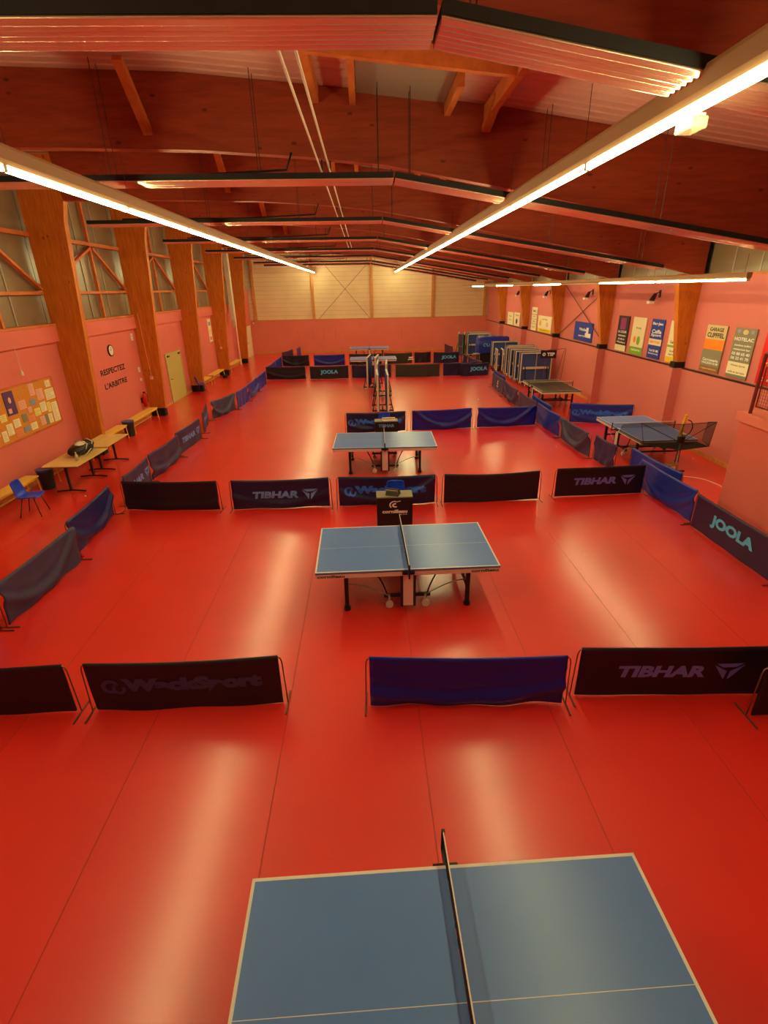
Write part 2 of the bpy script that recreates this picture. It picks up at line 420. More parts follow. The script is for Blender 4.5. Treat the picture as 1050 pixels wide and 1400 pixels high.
def row(x, z, y0, ons, side, L=L, skip=0):
    pro = {}
    for k, on in enumerate(ons):
        lab = '%s strip light in view from the camera in the %s hanging row, %s' % (ORD[max(0, k-skip)], side, 'lit' if on else 'unlit')
        if k < skip: lab = 'lit strip light of the %s row %s' % (side, 'right above the camera' if k == 0 else 'just short of the first in view')
        if on not in pro:
            pro[on] = t = luminaire(L, on, lab, 'strip lights in the %s row' % side)
        else: t = copy_tree(pro[on]); t['label'] = lab
        t.location = (x, y0+k*L, z)
        if x > 5: t.scale = (1, 1, .6)
row(-3.62, 5.73, .35, [1]*14, 'left', skip=2)
row(2.4, 5.67, .35, [1]*14, 'middle', skip=1)
row(7.3, 4.57, 10.3, [1, 1, 0, 1, 0, 1, 0, 1, 0], 'right wall', 3.3)
t = thing('sensor_box', 'clear yellowish sensor box clipped beside a joint of the middle light row', 'sensor', (2.52, 4.62, 5.62))
MB().box(0, .14, 0, .22, 0, .08).build('cover', 'clear', t, bevel=.01)
MB().box(.02, .12, .02, .2, .082, .1).build('base_plate', 'white', t)
MB().tube([(-.05, .1, .09), (.02, .1, .09)], .012, 6).build('clip', 'steel_dark', t)

# ================================================================ RADIANT HEATING PANELS
YR = [4.25, 9.45, 14.85, 20.15, 25.3, 30.6, 35.9, 39.6]
def rad_mesh(x0, z0, x1, z1):
    """ribbed reflective underside, .44 deep in y, running from x0 to x1"""
    mb = MB(); n = 40; P = []
    for k in range(n+1):
        u = k/n; P.append((u*.44, .012*math.cos(u*2*PI*6)))
    for (x, z) in ((x0, z0), (x1, z1)):
        for (y, d) in P: mb.v.append((x, y, z+d))
        for (y, d) in P: mb.v.append((x, y, z+.03))
    m = n+1
    for k in range(n): mb.f.append((k, k+1, 2*m+k+1, 2*m+k)); mb.f.append((m+k, 3*m+k, 3*m+k+1, m+k+1))
    mb.f.append((0, 2*m, 3*m, m)); mb.f.append((n, m+n, 3*m+n, 2*m+n))
    return mb
pro = None
for i, y in enumerate(YR):
    lab = '%s long ribbed silver heating panel from the camera hung across the roof' % ORD[i]
    if i == 0: lab = 'nearest big ribbed silver heating panel hung across the top of the photo'
    if pro is None:
        pro = t = thing('radiant_heating_panel', lab, 'heater', group='ribbed heating panels hung across the roof')
        for (a, b) in (((-6.9, 6.14), (.53, 6.12)), ((.56, 6.12), (8.1, 4.89))):
            s = rad_mesh(*a, *b).build('ribbed_panel', 'aluminium', t, smooth=True)
            MB().bar((a[0], .22, a[1]+.072), (b[0], .22, b[1]+.072), .45, .075, up=(0,0,1)).build('insulation', 'black_matte', s)
        for x_ in (-6.3, -3.9, -1.6, .3, .8, 3.0, 5.0, 7.5):
            zz = 6.13 if x_ < .55 else 6.12-(x_-.55)*.163
            MB().tube([(x_, .1, zz+.1), (x_, .1, prof(DECK, x_)-.03)], .006, 4).tube([(x_, .34, zz+.1), (x_, .34, prof(DECK, x_)-.03)], .006, 4).build('hanger', 'steel_dark', t)
        MB().tube([(-6.2, .5, 6.32), (-3, .52, 6.30), (-1.2, .5, 6.36), (-1.1, .5, 6.6)], .02, 6).build('feed_pipe', 'black', t, smooth=True)
    else: t = copy_tree(pro); t['label'] = lab
    t.location = (0, y, 0)
# conduits
for k, x_ in enumerate((-.63, -.49)):
    z_ = 6.335
    o = MB().tube([(x_, YB+.1, z_), (x_, 27, z_)], .014, 6).build('conduit_pipe', 'off_white')
    tag(o, 'thin pale conduit pipe running lengthwise under the roof, %s of the pair' % ('left' if k == 0 else 'right'), 'pipe', 'conduits under the roof beams')
    mb = MB()
    for y in range(-2, 27, 3): mb.cyl((x_, y, z_), .02, .03, 6)
    for yc in YC[:6]: mb.box(x_-.012, x_+.012, yc-.02, yc+.02, z_+.01, prof(BEAM, x_)+.02)
    mb.build('pipe_clip', 'steel_dark', o)

# ================================================================ COURT BARRIERS
def cloth_fn(Lc, seed, amp, sag, swag):
    rnd = random.Random(seed); ph = rnd.random()*6; k = rnd.choice([2.0, 2.6, 3.1]); sk = rnd.uniform(-.3, .3)
    ph2 = rnd.random()*6
    def f(x, z):
        u = (x+Lc/2)/Lc; t = 1-(z-.03)/.67
        y = amp*.35*math.sin(k*PI*u*2+ph+2.2*t)*t + amp*.2*math.sin(11*u+5*t+ph2)*t
        if swag:
            zc = .14+3.3*min(1, swag*2.6)*(u-.5-sk*.35)**2
            zz = (z-.03)/.67
            y -= amp*1.3*math.exp(-((zz-zc)/.13)**2)
            y -= amp*.35*math.exp(-((zz-zc-.33)/.08)**2)
        dz = -sag*math.sin(PI*max(0, min(1, u)))*(1-.55*t)
        return (x, y, z+dz)
    return f
TIB = [[(-.62,.42),(.62,.42),(.30,.20),(-.30,.20)], [(-.70,.36),(-.34,.14),(-.08,-.02),(-.14,-.5)], [(.70,.36),(.30,.12),(.06,-.02),(.02,-.5),(.12,-.42)]]
def barrier(p0, p1, m, label, text=None, seed=0, amp=.03, sag=.03, swag=0, tm=None, zt=.38, tw=None, tx=0, hide=None, group='court surrounds', z0=.012):
    p0 = Vector((*p0, 0)); p1 = Vector((*p1, 0)); d = p1-p0; Lb = d.length; c = (p0+p1)/2
    t = thing('court_barrier', label, 'barrier', c, math.atan2(d.y, d.x), group)
    h = Lb/2
    fr = []
    for s in (-1, 1):
        fr += [(s*(h-.005), 0, .012), (s*(h-.012), 0, .60), (s*(h-.02), 0, .665), (s*(h-.05), 0, .692)] if s < 0 else []
    n = 9
    rod = [(-h+.005, 0, .02), (-h+.02, 0, .62), (-h+.035, 0, .675), (-h+.08, 0, .70)]
    for i in range(1, n): u = i/n; rod.append((-h+.08+(2*h-.16)*u, 0, .70-sag*math.sin(PI*u)))
    rod += [(h-.08, 0, .70), (h-.035, 0, .675), (h-.02, 0, .62), (h-.005, 0, .02)]
    MB().tube(rod, .0085, 6).build('frame', 'rod', t, smooth=True)
    for s in (-1, 1): MB().tube([(s*(h-.005), -.19, .011), (s*(h-.005), .19, .011)], .011, 6).build('foot', 'rod', t)
    Lc = Lb-.12
    f = cloth_fn(Lc, seed, amp, sag, swag)
    nx, nz = 44, 14; mb = MB(); rnd = random.Random(seed+5)
    lift = (rnd.random()*.02, rnd.random()*.02)
    for side in (0, 1):
        for j in range(nz+1):
            for i in range(nx+1):
                x = -Lc/2+Lc*i/nx; zb = z0+lift[0]*(1-i/nx)+lift[1]*i/nx; z = zb+(.70-zb)*j/nz
                X, Y, Z = f(x, z); mb.v.append((X, Y-.011 if side == 0 else Y+.011, Z+(.012 if j == nz else 0)))
    N = (nx+1)*(nz+1)
    for s in (0, 1):
        for j in range(nz):
            for i in range(nx):
                a = s*N+j*(nx+1)+i; q = (a, a+1, a+nx+2, a+nx+1); mb.f.append(q if s == 0 else q[::-1])
    for i in range(nx): a = nz*(nx+1)+i; mb.f.append((a, a+1, a+1+N, a+N))
    for j in range(nz):
        a = j*(nx+1); mb.f.append((a, a+nx+1, a+nx+1+N, a+N)); b = a+nx; mb.f.append((b, b+N, b+N+nx+1, b+nx+1))
    mb.build('cloth', m, t, smooth=True)
    sf = lambda x, z: (lambda q: (q[0], q[1]-.016, q[2]))(f(x, z))
    if text == 'TIBHAR':
        tm = tm or 'tx_pale'
        letter('TIBHAR', .17, -.12+tx, zt, sf, tm, t, width=1.02, cut=.06, bold=.05, shear=.15)
        poly_shape(TIB, .26, .66+tx, zt, sf, tm, t, cut=.06)
    elif text == 'JOOLA':
        tm = tm or 'tx_cyan'
        letter('JOOLA', .27, tx, zt, sf, tm, t, width=tw or .98, cut=.06, bold=.055)
    elif text == 'WACK':
        tm = tm or 'tx_wack'
        letter('WackSport', .25, .08+tx, zt, sf, tm, t, width=1.62, cut=.06, bold=.075)
        poly_shape(arc_band(0, 0, .22, .42, .3, 5.2, 14)+arc_band(.35, -.15, .16, .32, 2.2, 6.8, 10), .25, -.86+tx, zt, sf, tm, t, cut=.06)
    elif text == 'BIRD':
        poly_shape([[(-.3,.1),(.3,.5),(.35,.35),(0,.1)], [(-.3,.05),(.1,.05),(.3,-.1),(-.15,-.15)], [(-.4,-.3),(.4,-.3),(.4,-.45),(-.4,-.45)]], .36, tx, zt, sf, 'tx_white', t, cut=.06)
    elif text == 'BARS':
        poly_shape([[(-.5,-.5),(-.3,-.5),(-.1,.5),(-.3,.5)], [(-.1,-.5),(.1,-.5),(.3,.5),(.1,.5)], [(.3,-.5),(.5,-.5),(.7,.5),(.5,.5)]], .4, tx, zt, sf, 'paper_pink', t, cut=.06)
    elif text == 'EDGE':
        poly_shape([[(-.5,.2),(.5,.2),(.4,-.1),(-.5,-.1)], [(-.7,-.25),(.6,-.25),(.6,-.45),(-.7,-.45)]], .3, .85, zt, sf, 'tx_white', t, cut=.06)
    return t
B = barrier
# row A, in front of the near empty court
B((-5.83,4.70), (-3.5,4.69), 'cl_black', 'black barrier cut off by the left photo edge in the front row', seed=1)
B((-3.38,4.69), (-1.06,4.70), 'cl_black', 'dark navy front-row barrier with faint unlit WackSport lettering', 'WACK', seed=2, tm='tx_wack_dim', sag=.035)
B((-.13,4.62), (2.24,4.50), 'cl_royal', 'plain royal blue front-row barrier with a pale crease, behind nearest table', seed=3, amp=.05, swag=.1, sag=.03)
B((2.33,4.63), (4.66,4.52), 'cl_black', 'black front-row barrier lettered TIBHAR at right of the photo', 'TIBHAR', seed=4, amp=.02, sag=.015, tx=-.02)
B((4.20,4.20), (6.50,4.12), 'cl_black', 'black barrier at right photo edge standing before the front-row TIBHAR one', seed=5)
# row B
B((-5.62,10.88), (-3.35,10.70), 'cl_black', 'plain black barrier at the left end of the second row', seed=6, swag=.05)
B((-3.15,10.70), (-.86,10.72), 'cl_navy', 'black second-row barrier lettered TIBHAR in light blue, left of centre', 'TIBHAR', seed=7, tm='tx_lblue', amp=.04, swag=.15, zt=.36)
B((-.76,10.72), (1.54,10.71), 'cl_navy', 'navy WackSport barrier right behind the blue chair and black umpire box', 'WACK', seed=8, amp=.05, swag=.25)
B((1.63,10.70), (3.93,10.74), 'cl_black', 'plain black barrier right of centre in the second row', seed=9, sag=.045)
B((4.24,10.83), (6.46,10.93), 'cl_black', 'black second-row barrier lettered TIBHAR at its right end', 'TIBHAR', seed=10, amp=.02, sag=.01)
# right chain, listed far to near
B((6.52,9.16), (6.52,6.83), 'cl_plum', 'dark barrier lettered JOOLA in cyan beside the gallery wall at right', 'JOOLA', seed=11, amp=.015, sag=.01, tw=1.15)
B((6.54,11.42), (6.62,9.22), 'cl_blue', 'blue barrier between the TIBHAR row end and the big JOOLA barrier', seed=12, amp=.05, swag=.3)
B((6.76,12.34), (6.90,10.25), 'cl_blue', 'purple-blue barrier running behind the TIBHAR row end beside the robot table', seed=13)
B((6.37,13.62), (6.46,12.46), 'cl_bounce_purple', 'purple side barrier nearest in line with the robot table net', seed=14, swag=.2, amp=.04)
B((6.20,15.80), (6.27,13.62), 'cl_grey', 'grey side barrier with a deep pale fold, left of the robot table', seed=15, amp=.08, swag=.4)
B((6.13,18.0), (6.20,15.88), 'cl_blue', 'dark blue side barrier at the corner by the plain royal blue row', seed=16, amp=.04, swag=.2)
B((6.10,20.25), (6.12,18.1), 'cl_bounce_purple', 'purple side barrier beside the green table', seed=17)
B((6.16,22.75), (6.13,20.4), 'cl_bounce_purple', 'purple sagging side barrier left of the stored tables', seed=18, amp=.06, swag=.3, sag=.06)
B((6.22,25.3), (6.18,22.95), 'cl_grey', 'grey side barrier with a white emblem at the far corner', 'BIRD', seed=19)
B((6.42,19.6), (6.42,17.35), 'cl_blue', 'blue barrier doubled behind the purple one beside the green table', seed=20)
B((6.46,26.0), (6.46,23.8), 'cl_blue', 'blue barrier doubled behind the grey emblem barrier', seed=21)
# row C
B((-.78,17.12), (1.36,17.22), 'cl_navy', 'navy WackSport barrier behind the second umpire table', 'WACK', seed=22, amp=.05, swag=.2, tm='tx_wack')
B((1.48,17.25), (3.68,17.42), 'cl_royal', 'creased blue barrier in the middle of the third row', seed=23, amp=.06, swag=.35)
B((3.78,17.42), (6.0,17.55), 'cl_royal', 'shiny royal blue barrier at the right end of the third row', seed=24, amp=.06, swag=.45)
B((7.22,17.85), (9.30,17.22), 'cl_blue', 'blue WackSport barrier standing across by the right wall', 'WACK', seed=25, amp=.03, swag=.2, tx=.0)
# left chain
B((-5.58,4.72), (-5.52,6.38), 'cl_blue', 'blue-purple barrier at the left photo edge in front of the grey one', seed=26)
B((-5.49,6.45), (-5.42,8.54), 'cl_grey', 'dark grey draped barrier at the left photo edge', seed=27, amp=.05, swag=.3, sag=.02)
B((-5.64,8.64), (-5.74,10.66), 'cl_bluepurple', 'blue-purple barrier on the left joining the second row', seed=28, amp=.06, swag=.25)
B((-5.66,11.1), (-5.70,12.72), 'cl_bounce_purple', 'purple barrier with pale TIBHAR emblem just behind the second row at left', 'TIBHAR', seed=29, tm='tx_lblue', tx=-.05)
B((-5.74,12.78), (-5.64,14.88), 'cl_bounce_purple', 'plain wrinkled purple barrier opposite the wooden tables', seed=30, amp=.06, swag=.1)
B((-5.78,14.98), (-5.62,16.98), 'cl_bounce_purple', 'purple barrier lettered TIBHAR opposite the far yellow bench', 'TIBHAR', seed=31, tm='tx_lblue', tx=.05)
B((-5.74,17.65), (-6.12,19.55), 'cl_bounce_purple', 'purple lettered barrier turned edge-on in the left line', 'TIBHAR', seed=32, tm='tx_lblue')
B((-6.02,19.65), (-5.52,21.45), 'cl_grey', 'grey rumpled barrier in the left line', seed=33, amp=.07, swag=.3)
B((-5.46,21.55), (-5.36,23.2), 'cl_blue', 'short purple-blue barrier right after the grey rumpled one', seed=34, amp=.05)
B((-5.38,23.25), (-5.36,25.5), 'cl_blue', 'blue barrier with a white crease in the left line', seed=35, amp=.07, swag=.2)
B((-5.36,25.55), (-5.34,27.8), 'cl_blue', 'blue left-line barrier nearest to the black corner barrier', seed=36, amp=.05)
B((-5.50,29.5), (-5.44,31.7), 'cl_blue', 'blue side barrier just behind the far black corner barrier', seed=37)
B((-5.44,31.8), (-5.40,34.0), 'cl_blue', 'blue side barrier joining the farthest row on the left', seed=38)
B((-5.7,36.2), (-5.2,38.2), 'cl_bounce_purple', 'dark purple barrier behind the farthest row at left', seed=39)
B((-4.95,38.4), (-4.9,40.2), 'cl_blue', 'small blue barrier seen edge-on before the back wall', seed=40)
# row D
B((-5.60,29.12), (-3.30,29.0), 'cl_black', 'black barrier at the left end of the fourth row', seed=41, swag=.15, amp=.04)
B((-3.16,28.92), (-.92,28.94), 'cl_black', 'black barrier lettered JOOLA at left in the fourth row', 'JOOLA', seed=42)
B((-.84,28.94), (1.45,28.9), 'cl_navy', 'navy barrier behind the folded tables in the fourth row', seed=43)
B((1.58,28.9), (4.14,28.76), 'cl_green', 'dark greenish-grey barrier in the middle of the fourth row', seed=44, amp=.04)
B((4.24,28.92), (6.3,29.22), 'cl_navy', 'navy barrier overlapped by the right JOOLA one in the fourth row', seed=45, amp=.04)
B((5.22,28.70), (6.86,28.80), 'cl_navy', 'navy barrier lettered JOOLA at the right end of the fourth row', 'JOOLA', seed=46, tx=.22)
# row E
B((-5.48,34.4), (-3.62,34.32), 'cl_black', 'black barrier at the left end of the farthest row', seed=47, swag=.2, amp=.05)
B((-3.42,34.32), (-1.30,34.3), 'cl_royal', 'royal blue barrier in the farthest row', seed=48, swag=.2, amp=.05)
B((-1.12,34.3), (1.1,34.34), 'cl_black', 'black barrier under the far blue table in the farthest row', seed=49)
B((1.15,34.36), (3.1,34.4), 'cl_green', 'dark barrier with a pale mark right of the folded tables in the farthest row', 'EDGE', seed=50, amp=.04, )
B((3.14,34.46), (4.36,34.60), 'cl_black', 'short rumpled black barrier left of the farthest JOOLA one', seed=51, amp=.05)
B((4.38,34.22), (6.16,34.26), 'cl_navy', 'navy barrier lettered JOOLA at the right end of the farthest row', 'JOOLA', seed=52, tx=.18)
B((6.22,34.0), (6.20,31.9), 'cl_navy', 'navy side barrier with pink bars beside the farthest JOOLA one', 'BARS', seed=53, tx=-.5)
B((6.24,31.8), (6.55,29.3), 'cl_bounce_purple', 'purple side barrier left of the covered table', seed=54, sag=.05)
B((5.95,39.6), (6.2,37.3), 'cl_bounce_purple', 'purple side barrier before the back wall near the stored tables', seed=55)

# ================================================================ TABLE TENNIS TABLES
def tt_table(label, loc, rz, top='tt_blue', text=True, group=None, net=True, box_legs=False):
    t = thing('table_tennis_table', label, 'table', loc, rz, group)
    Lh, Wh = 1.37, .7625
    for s in (-1, 1):
        a, b = sorted((s*.004, s*Lh))
        h = MB().box(a, b, -Wh, Wh, .735, .76).build('table_half', top, t)
        # white lines: flat paint, a hair proud
        mb = MB(); e = .0008
        xo = s*Lh; xi = s*(Lh-.022)
        mb.box(min(xo, xi), max(xo, xi), -Wh, Wh, .7598, .76+e)
        for q in (-1, 1): y0, y1 = sorted((q*Wh, q*(Wh-.022))); mb.box(a, b, y0, y1, .7598, .76+e)
        mb.box(a, b, -.002, .002, .7598, .76+e)
        mb.build('white_line', 'line', h)
        mb = MB(); mb.box(a, b, -Wh, Wh, .728, .7348)
        mb.build('board_edge', 'black', h)
        mb = MB()
        for q in (-1, 1): y0, y1 = sorted((q*(Wh-.004), q*(Wh-.035))); mb.box(min(s*.05, s*(Lh-.01)), max(s*.05, s*(Lh-.01)), y0, y1, .655, .728)
        mb.box(min(s*(Lh-.01), s*(Lh-.04)), max(s*(Lh-.01), s*(Lh-.04)), -Wh+.004, Wh-.004, .655, .728)
        mb.box(min(s*.05, s*.08), max(s*.05, s*.08), -Wh+.03, Wh-.03, .665, .728)
        ap = mb.build('apron', 'apron' if top != 'tt_green' else 'off_white', t)
        if text: letter('cornilleau', .045, s*(Lh-.23), .690, lambda x, z: (x, -Wh+.0035-.002+.0, z), 'tx_black', ap, width=.40, bold=.03)
        for q in (-1, 1):
            lx = s*.93; ly = q*.60
            lg = MB().box(lx-.03, lx+.03, ly-.03, ly+.03, .05, .70).build('leg', 'black', t)
            MB().cyl((lx, ly, 0), .052, .05, 14).build('foot_pad', 'black', lg)
        MB().box(s*.93-.02, s*.93+.02, -.57, .57, .30, .34).build('leg_rail', 'black', t)
        for q in (-1, 1):
            # curved brace rods from centre base to leg and to table top
            pts = []
            for k in range(9):
                u = k/8; pts.append((s*(.28+(.62)*u), q*.58, .20+.24*math.sin(u*PI/2)))
            MB().tube(pts, .009, 6).build('brace_rod', 'galva', t, smooth=True)
            pts = [(s*(.30+.22*(u/6)**1.2-.10*math.sin(PI*u/6)*0), q*.56, .14+.55*(u/6)**.8) for u in range(7)]
            MB().tube(pts, .013, 6).build('brace_arm', 'black', t, smooth=True)
            w = MB().tube([(s*.28, q*.62-.02, .075), (s*.28, q*.62+.02, .075)], .06, 14).build('wheel', 'off_white', t, smooth=False)
            MB().bar((s*.28, q*.62, .075), (s*.28, q*.56, .22), .03, .03).build('castor_fork', 'galva', w)
    for q in (-1, 1):
        MB().box(-.36, .36, q*.56-.02, q*.56+.02, .17, .22).build('base_beam', 'black', t)
        y0, y1 = sorted((q*.70, q*.74))
        cp = MB().box(-.075, .075, y0, y1, .12, .70).build('center_panel', 'apron', t)
        MB().box(-.115, -.076, y0, y1, .10, .70).box(.076, .115, y0, y1, .10, .70).build('panel_rail', 'black', cp)
    MB().box(-.05, .05, -.55, .55, .17, .21).build('center_beam', 'black', t)
    if net:
        for q in (-1, 1):
            p = MB().box(-.012, .012, q*.915-.012, q*.915+.012, .69, .915).build('net_post', 'black', t)
            MB().box(-.09, .09, min(q*.70, q*.80), max(q*.70, q*.80), .690, .7275).build('net_clamp', 'black', p)
            MB().box(-.012, .012, min(q*.78, q*.91), max(q*.78, q*.91), .70, .725).build('net_arm', 'black', p)
        nt_ = MB()
        for k in range(91): y = -.9+k*.02; nt_.box(-.0016, .0016, y-.0016, y+.0016, .766, .90)
        for k in range(7): z = .766+k*.02; nt_.box(-.0016, .0016, -.9, .9, z-.0016, z+.0016)
        nn = nt_.build('net', 'net_cloth', t)
        MB().box(-.004, .004, -.905, .905, .898, .9125).build('net_band', 'white', t)
    return t
G_ = 'blue match tables'
T1 = tt_table('big blue match table in the foreground cut off by the bottom of the photo', (.4714, 1.518, 0), .017, group=G_)
T2 = dup(T1, (.5192, 7.2214, 0), .0139, 'blue match table with cornilleau on its edge in the middle court')
T3 = dup(T1, (.4432, 13.518, 0), -.023, 'blue match table standing in the third court before the second umpire table')
T4 = dup(T1, (.45, 31.5, 0), 0, 'blue match table between the fourth and the farthest barrier rows')
T5 = dup(T1, (.28, 37.6, 0), 0, 'farthest blue match table in front of the back wall')
for o in kids(T3)+kids(T4)+kids(T5):
    if o.name.startswith('apron'):
        for c in kids(o): bpy.data.objects.remove(c)
TG = tt_table('dark green table with white net beside the stored tables', (7.62, 21.05, 0), PI/2-.01, 'tt_green', False, 'tables by the right wall')
TR = tt_table('greyish-blue table with a ball robot net by the right wall', (7.92, 14.05, 0), PI/2+.01, 'tt_blue', False, 'tables by the right wall')

# ---- umpire tables
def chair_mesh(t, shell='plastic_blue'):
    # moulded shell: seat + curved back as one surface, local -y is the front
    prof_ = [(-.22, .43), (-.20, .455), (-.05, .445), (.10, .44), (.17, .47), (.205, .56), (.235, .68), (.26, .79), (.262, .815)]
    mb = MB(); nx = 8
    for s in (0, 1):
        for j, (y, z) in enumerate(prof_):
            hw = .215 if j < 5 else .21-.012*(j-5)
            if j == len(prof_)-1: hw = .14
            for i in range(nx+1):
                u = -1+2*i/nx; cz = .025*u*u if j < 5 else 0; cy = -.035*u*u if j >= 5 else 0
                mb.v.append((u*hw, y+cy+(.012*s if j >= 5 else 0), z+cz-(.014*s if j < 5 else 0)))
    N = (nx+1)*len(prof_)
    for s in (0, 1):
        for j in range(len(prof_)-1):
            for i in range(nx): a = s*N+j*(nx+1)+i; q = (a, a+1, a+nx+2, a+nx+1); mb.f.append(q if s == 0 else q[::-1])
    for i in range(nx):
        mb.f.append((i, i+N, i+1+N, i+1)); a = (len(prof_)-1)*(nx+1)+i; mb.f.append((a, a+1, a+1+N, a+N))
    for j in range(len(prof_)-1):
        a = j*(nx+1); mb.f.append((a, a+nx+1, a+nx+1+N, a+N)); b = a+nx; mb.f.append((b, b+N, b+N+nx+1, b+nx+1))
    mb.build('seat_shell', shell, t, smooth=True)
    for sx in (-1, 1):
        for (y0, y1) in ((-.14, -.22), (.10, .22)):
            MB().tube([(sx*.15, y0, .425), (sx*.21, y1, .0)], .011, 7).build('leg', 'steel_dark', t, smooth=True)
    MB().tube([(-.15, -.14, .423), (.15, -.14, .423)], .009, 6).tube([(-.15, .10, .423), (.15, .10, .423)], .009, 6).build('seat_support', 'steel_dark', t)
def chair(label, loc, rz):
    t = thing('plastic_chair', label, 'chair', loc, rz, 'blue plastic shell chairs'); chair_mesh(t); return t
CH = chair('blue plastic chair tucked behind the black umpire box of the middle court', (.55, 9.86, 0), PI*0)
dup(CH, (.55, 16.3, 0), 0, 'blue plastic chair behind the second umpire table with TIBHAR lettering')
dup(CH, (-7.62, 10.83, 0), PI*.5+.12, 'blue plastic chair before the yellow bench at the left photo edge')
dup(CH, (-8.1, 25.55, 0), PI*.5+.5, 'small blue plastic chair against the wooden column beyond the green door')
def umpire(label, loc, text, rz=0):
    t = thing('umpire_table', label, 'table', loc, rz, 'umpire tables')
    w, d, h = .72, .36, .78
    MB().box(-w/2, w/2, 0, d, h-.025, h).build('tabletop', 'umpire_top', t, bevel=.004)
    fp = MB().box(-w/2+.005, w/2-.005, .002, .02, .02, h-.026).build('front_panel', 'black', t)
    MB().box(-w/2+.005, -w/2+.02, .021, d-.02, .25, h-.026).box(w/2-.02, w/2-.005, .021, d-.02, .25, h-.026).build('side_panel', 'black', t)
    for sx in (-1, 1): MB().box(sx*(w/2-.05)-.012, sx*(w/2-.05)+.012, d-.05, d-.02, 0, h-.026).box(sx*(w/2-.05)-.012, sx*(w/2-.05)+.012, .03, .055, 0, h-.026).build('leg', 'steel_dark', t)
    sf = lambda x, z: (x, .0, z)
    if text == 'cornilleau':
        letter('cornilleau', .075, 0, .47, sf, 'tx_white', fp, width=.50, bold=.04)
        letter('table tennis', .02, .16, .405, sf, 'tx_white', fp, width=.17)
        poly_shape(arc_band(0, 0, .34, .46, 1.3, 3.9, 12, 1.25, 1)+arc_band(.05, -.05, .12, .28, 1.2, 5.4, 12, 1.2, .9)+[[(.12,.37),(.62,.47),(.62,.40),(.16,.28)]], .19, 0, .61, sf, 'tx_white', fp)
    else: letter(text, .10, 0, .64, sf, 'tx_lblue', fp, width=.50, bold=.04)
    return t
umpire('umpire table with black front lettered cornilleau behind the middle table', (.485, 9.25, 0), 'cornilleau')
umpire('umpire table lettered TIBHAR behind the third match table', (.58, 15.50, 0), 'TIBHAR')
t = thing('score_flipper', 'grey scoreboard lying on the cornilleau umpire table', 'scoreboard', (.46, 9.40, .78), -.35)
MB().prism([(-.10, 0), (.10, 0), (.09, .02), (.0, .13), (-.015, .13)], -.13, .13, 'x').build('easel', 'black', t)
MB().bar((-.125, -.062, .075), (.125, -.062, .075), .012, .12, up=(0,-.62,.78)).build('score_card', 'galva', t)
t = thing('score_flipper', 'cream scoreboard lying on the TIBHAR umpire table', 'scoreboard', (.66, 15.68, .78), .05)
MB().prism([(-.10, 0), (.10, 0), (.09, .02), (.0, .08), (-.015, .08)], -.2, .2, 'x').build('easel', 'off_white', t)
MB().bar((-.19, -.062, .05), (.19, -.062, .05), .008, .07, up=(0,-.5,.8)).build('score_card', 'paper', t)

# ---- folded tables
def folded(label, loc, rz, group, gap=.14, h0=.18, h1=1.56, w=1.525, under='tt_under', rim='off_white', flare=True):
    t = thing('folded_table', label, 'table', loc, rz, group)
    hw = w/2
    for s in (-1, 1):
        y0, y1 = sorted((s*gap, s*(gap+.022)))
        hf = MB().box(-hw, hw, y0, y1, h0, h1).build('table_half', under, t)
        yo = s*(gap+.0225); ye = s*(gap+.09); a, b = sorted((yo, ye))
        mb = MB()
        mb.box(-hw, -hw+.04, a, b, h0, h1).box(hw-.04, hw, a, b, h0, h1).box(-hw+.04, hw-.04, a, b, h1-.04, h1).box(-hw+.04, hw-.04, a, b, h0, h0+.04)
        mb.build('rim_frame', rim, hf)
        MB().box(-hw+.13, hw-.13, a, b, .80, .90).build('cross_rail', 'off_white', hf)
        MB().box(-.018, .018, a, b, h0+.04, .798).box(-.018, .018, a, b, .902, h1-.04).build('spine_rail', 'galva', hf)
        for q in (-1, 1):
            MB().bar((q*(hw-.22), s*(gap+.08), .95), (q*(hw-.22), s*(gap+.26), .16), .035, .035).build('leg', 'black', t)
            w_ = MB().tube([(q*(hw-.22), s*(gap+.24), .055), (q*(hw-.22)+.03, s*(gap+.24), .055)], .055, 12).build('wheel', 'off_white', t)
            MB().bar((q*(hw-.22)+.015, s*(gap+.24), .055), (q*(hw-.22)+.015, s*(gap+.26), .17), .02, .03).build('castor_fork', 'black', w_)
    MB().box(-hw+.2, hw-.2, -.03, .03, .14, .2).box(-hw+.2, -hw+.26, -gap-.25, gap+.25, .15, .19).box(hw-.26, hw-.2, -gap-.25, gap+.25, .15, .19).build('base_frame', 'black', t)
    return t
G2 = 'folded tables between the courts'
F1 = folded('folded table standing nearest in the gap between the courts', (.62, 20.35, 0), PI/2, G2)
dup(F1, (.34, 25.6, 0), PI/2-.12, 'folded table behind and left of the nearest folded one')
dup(F1, (.72, 23.4, 0), PI/2-.06, 'folded table squeezed between the other two mid-hall folded tables')
G3 = 'folded tables stored along the right wall'
S1 = folded('front folded table of the stored row, next to the TSP banner', (8.34, 25.5, 0), 0, G3, gap=.09)
for k, (x_, y_) in enumerate([(8.30, 26.35), (8.28, 27.25), (8.30, 28.15), (8.6, 28.95), (8.30, 31.3), (8.25, 35.3), (7.9, 37.0), (8.2, 37.9), (8.2, 38.9)]):
    dup(S1, (x_, y_, 0), 0, ['second', 'third', 'fourth', 'fifth', 'sixth', 'seventh', 'eighth', 'ninth', 'farthest'][k]+' folded table from the front in the stored row by the right wall')
dup(F1, (6.95, 38.2, 0), PI/2-.2, 'folded table turned sideways at the far end of the stored row')
SM = folded('small low folded table with purple sides at the left of the stored row', (7.6, 29.75, 0), PI/2-.15, G3, gap=.1, h1=1.3, w=1.1, under='purple')
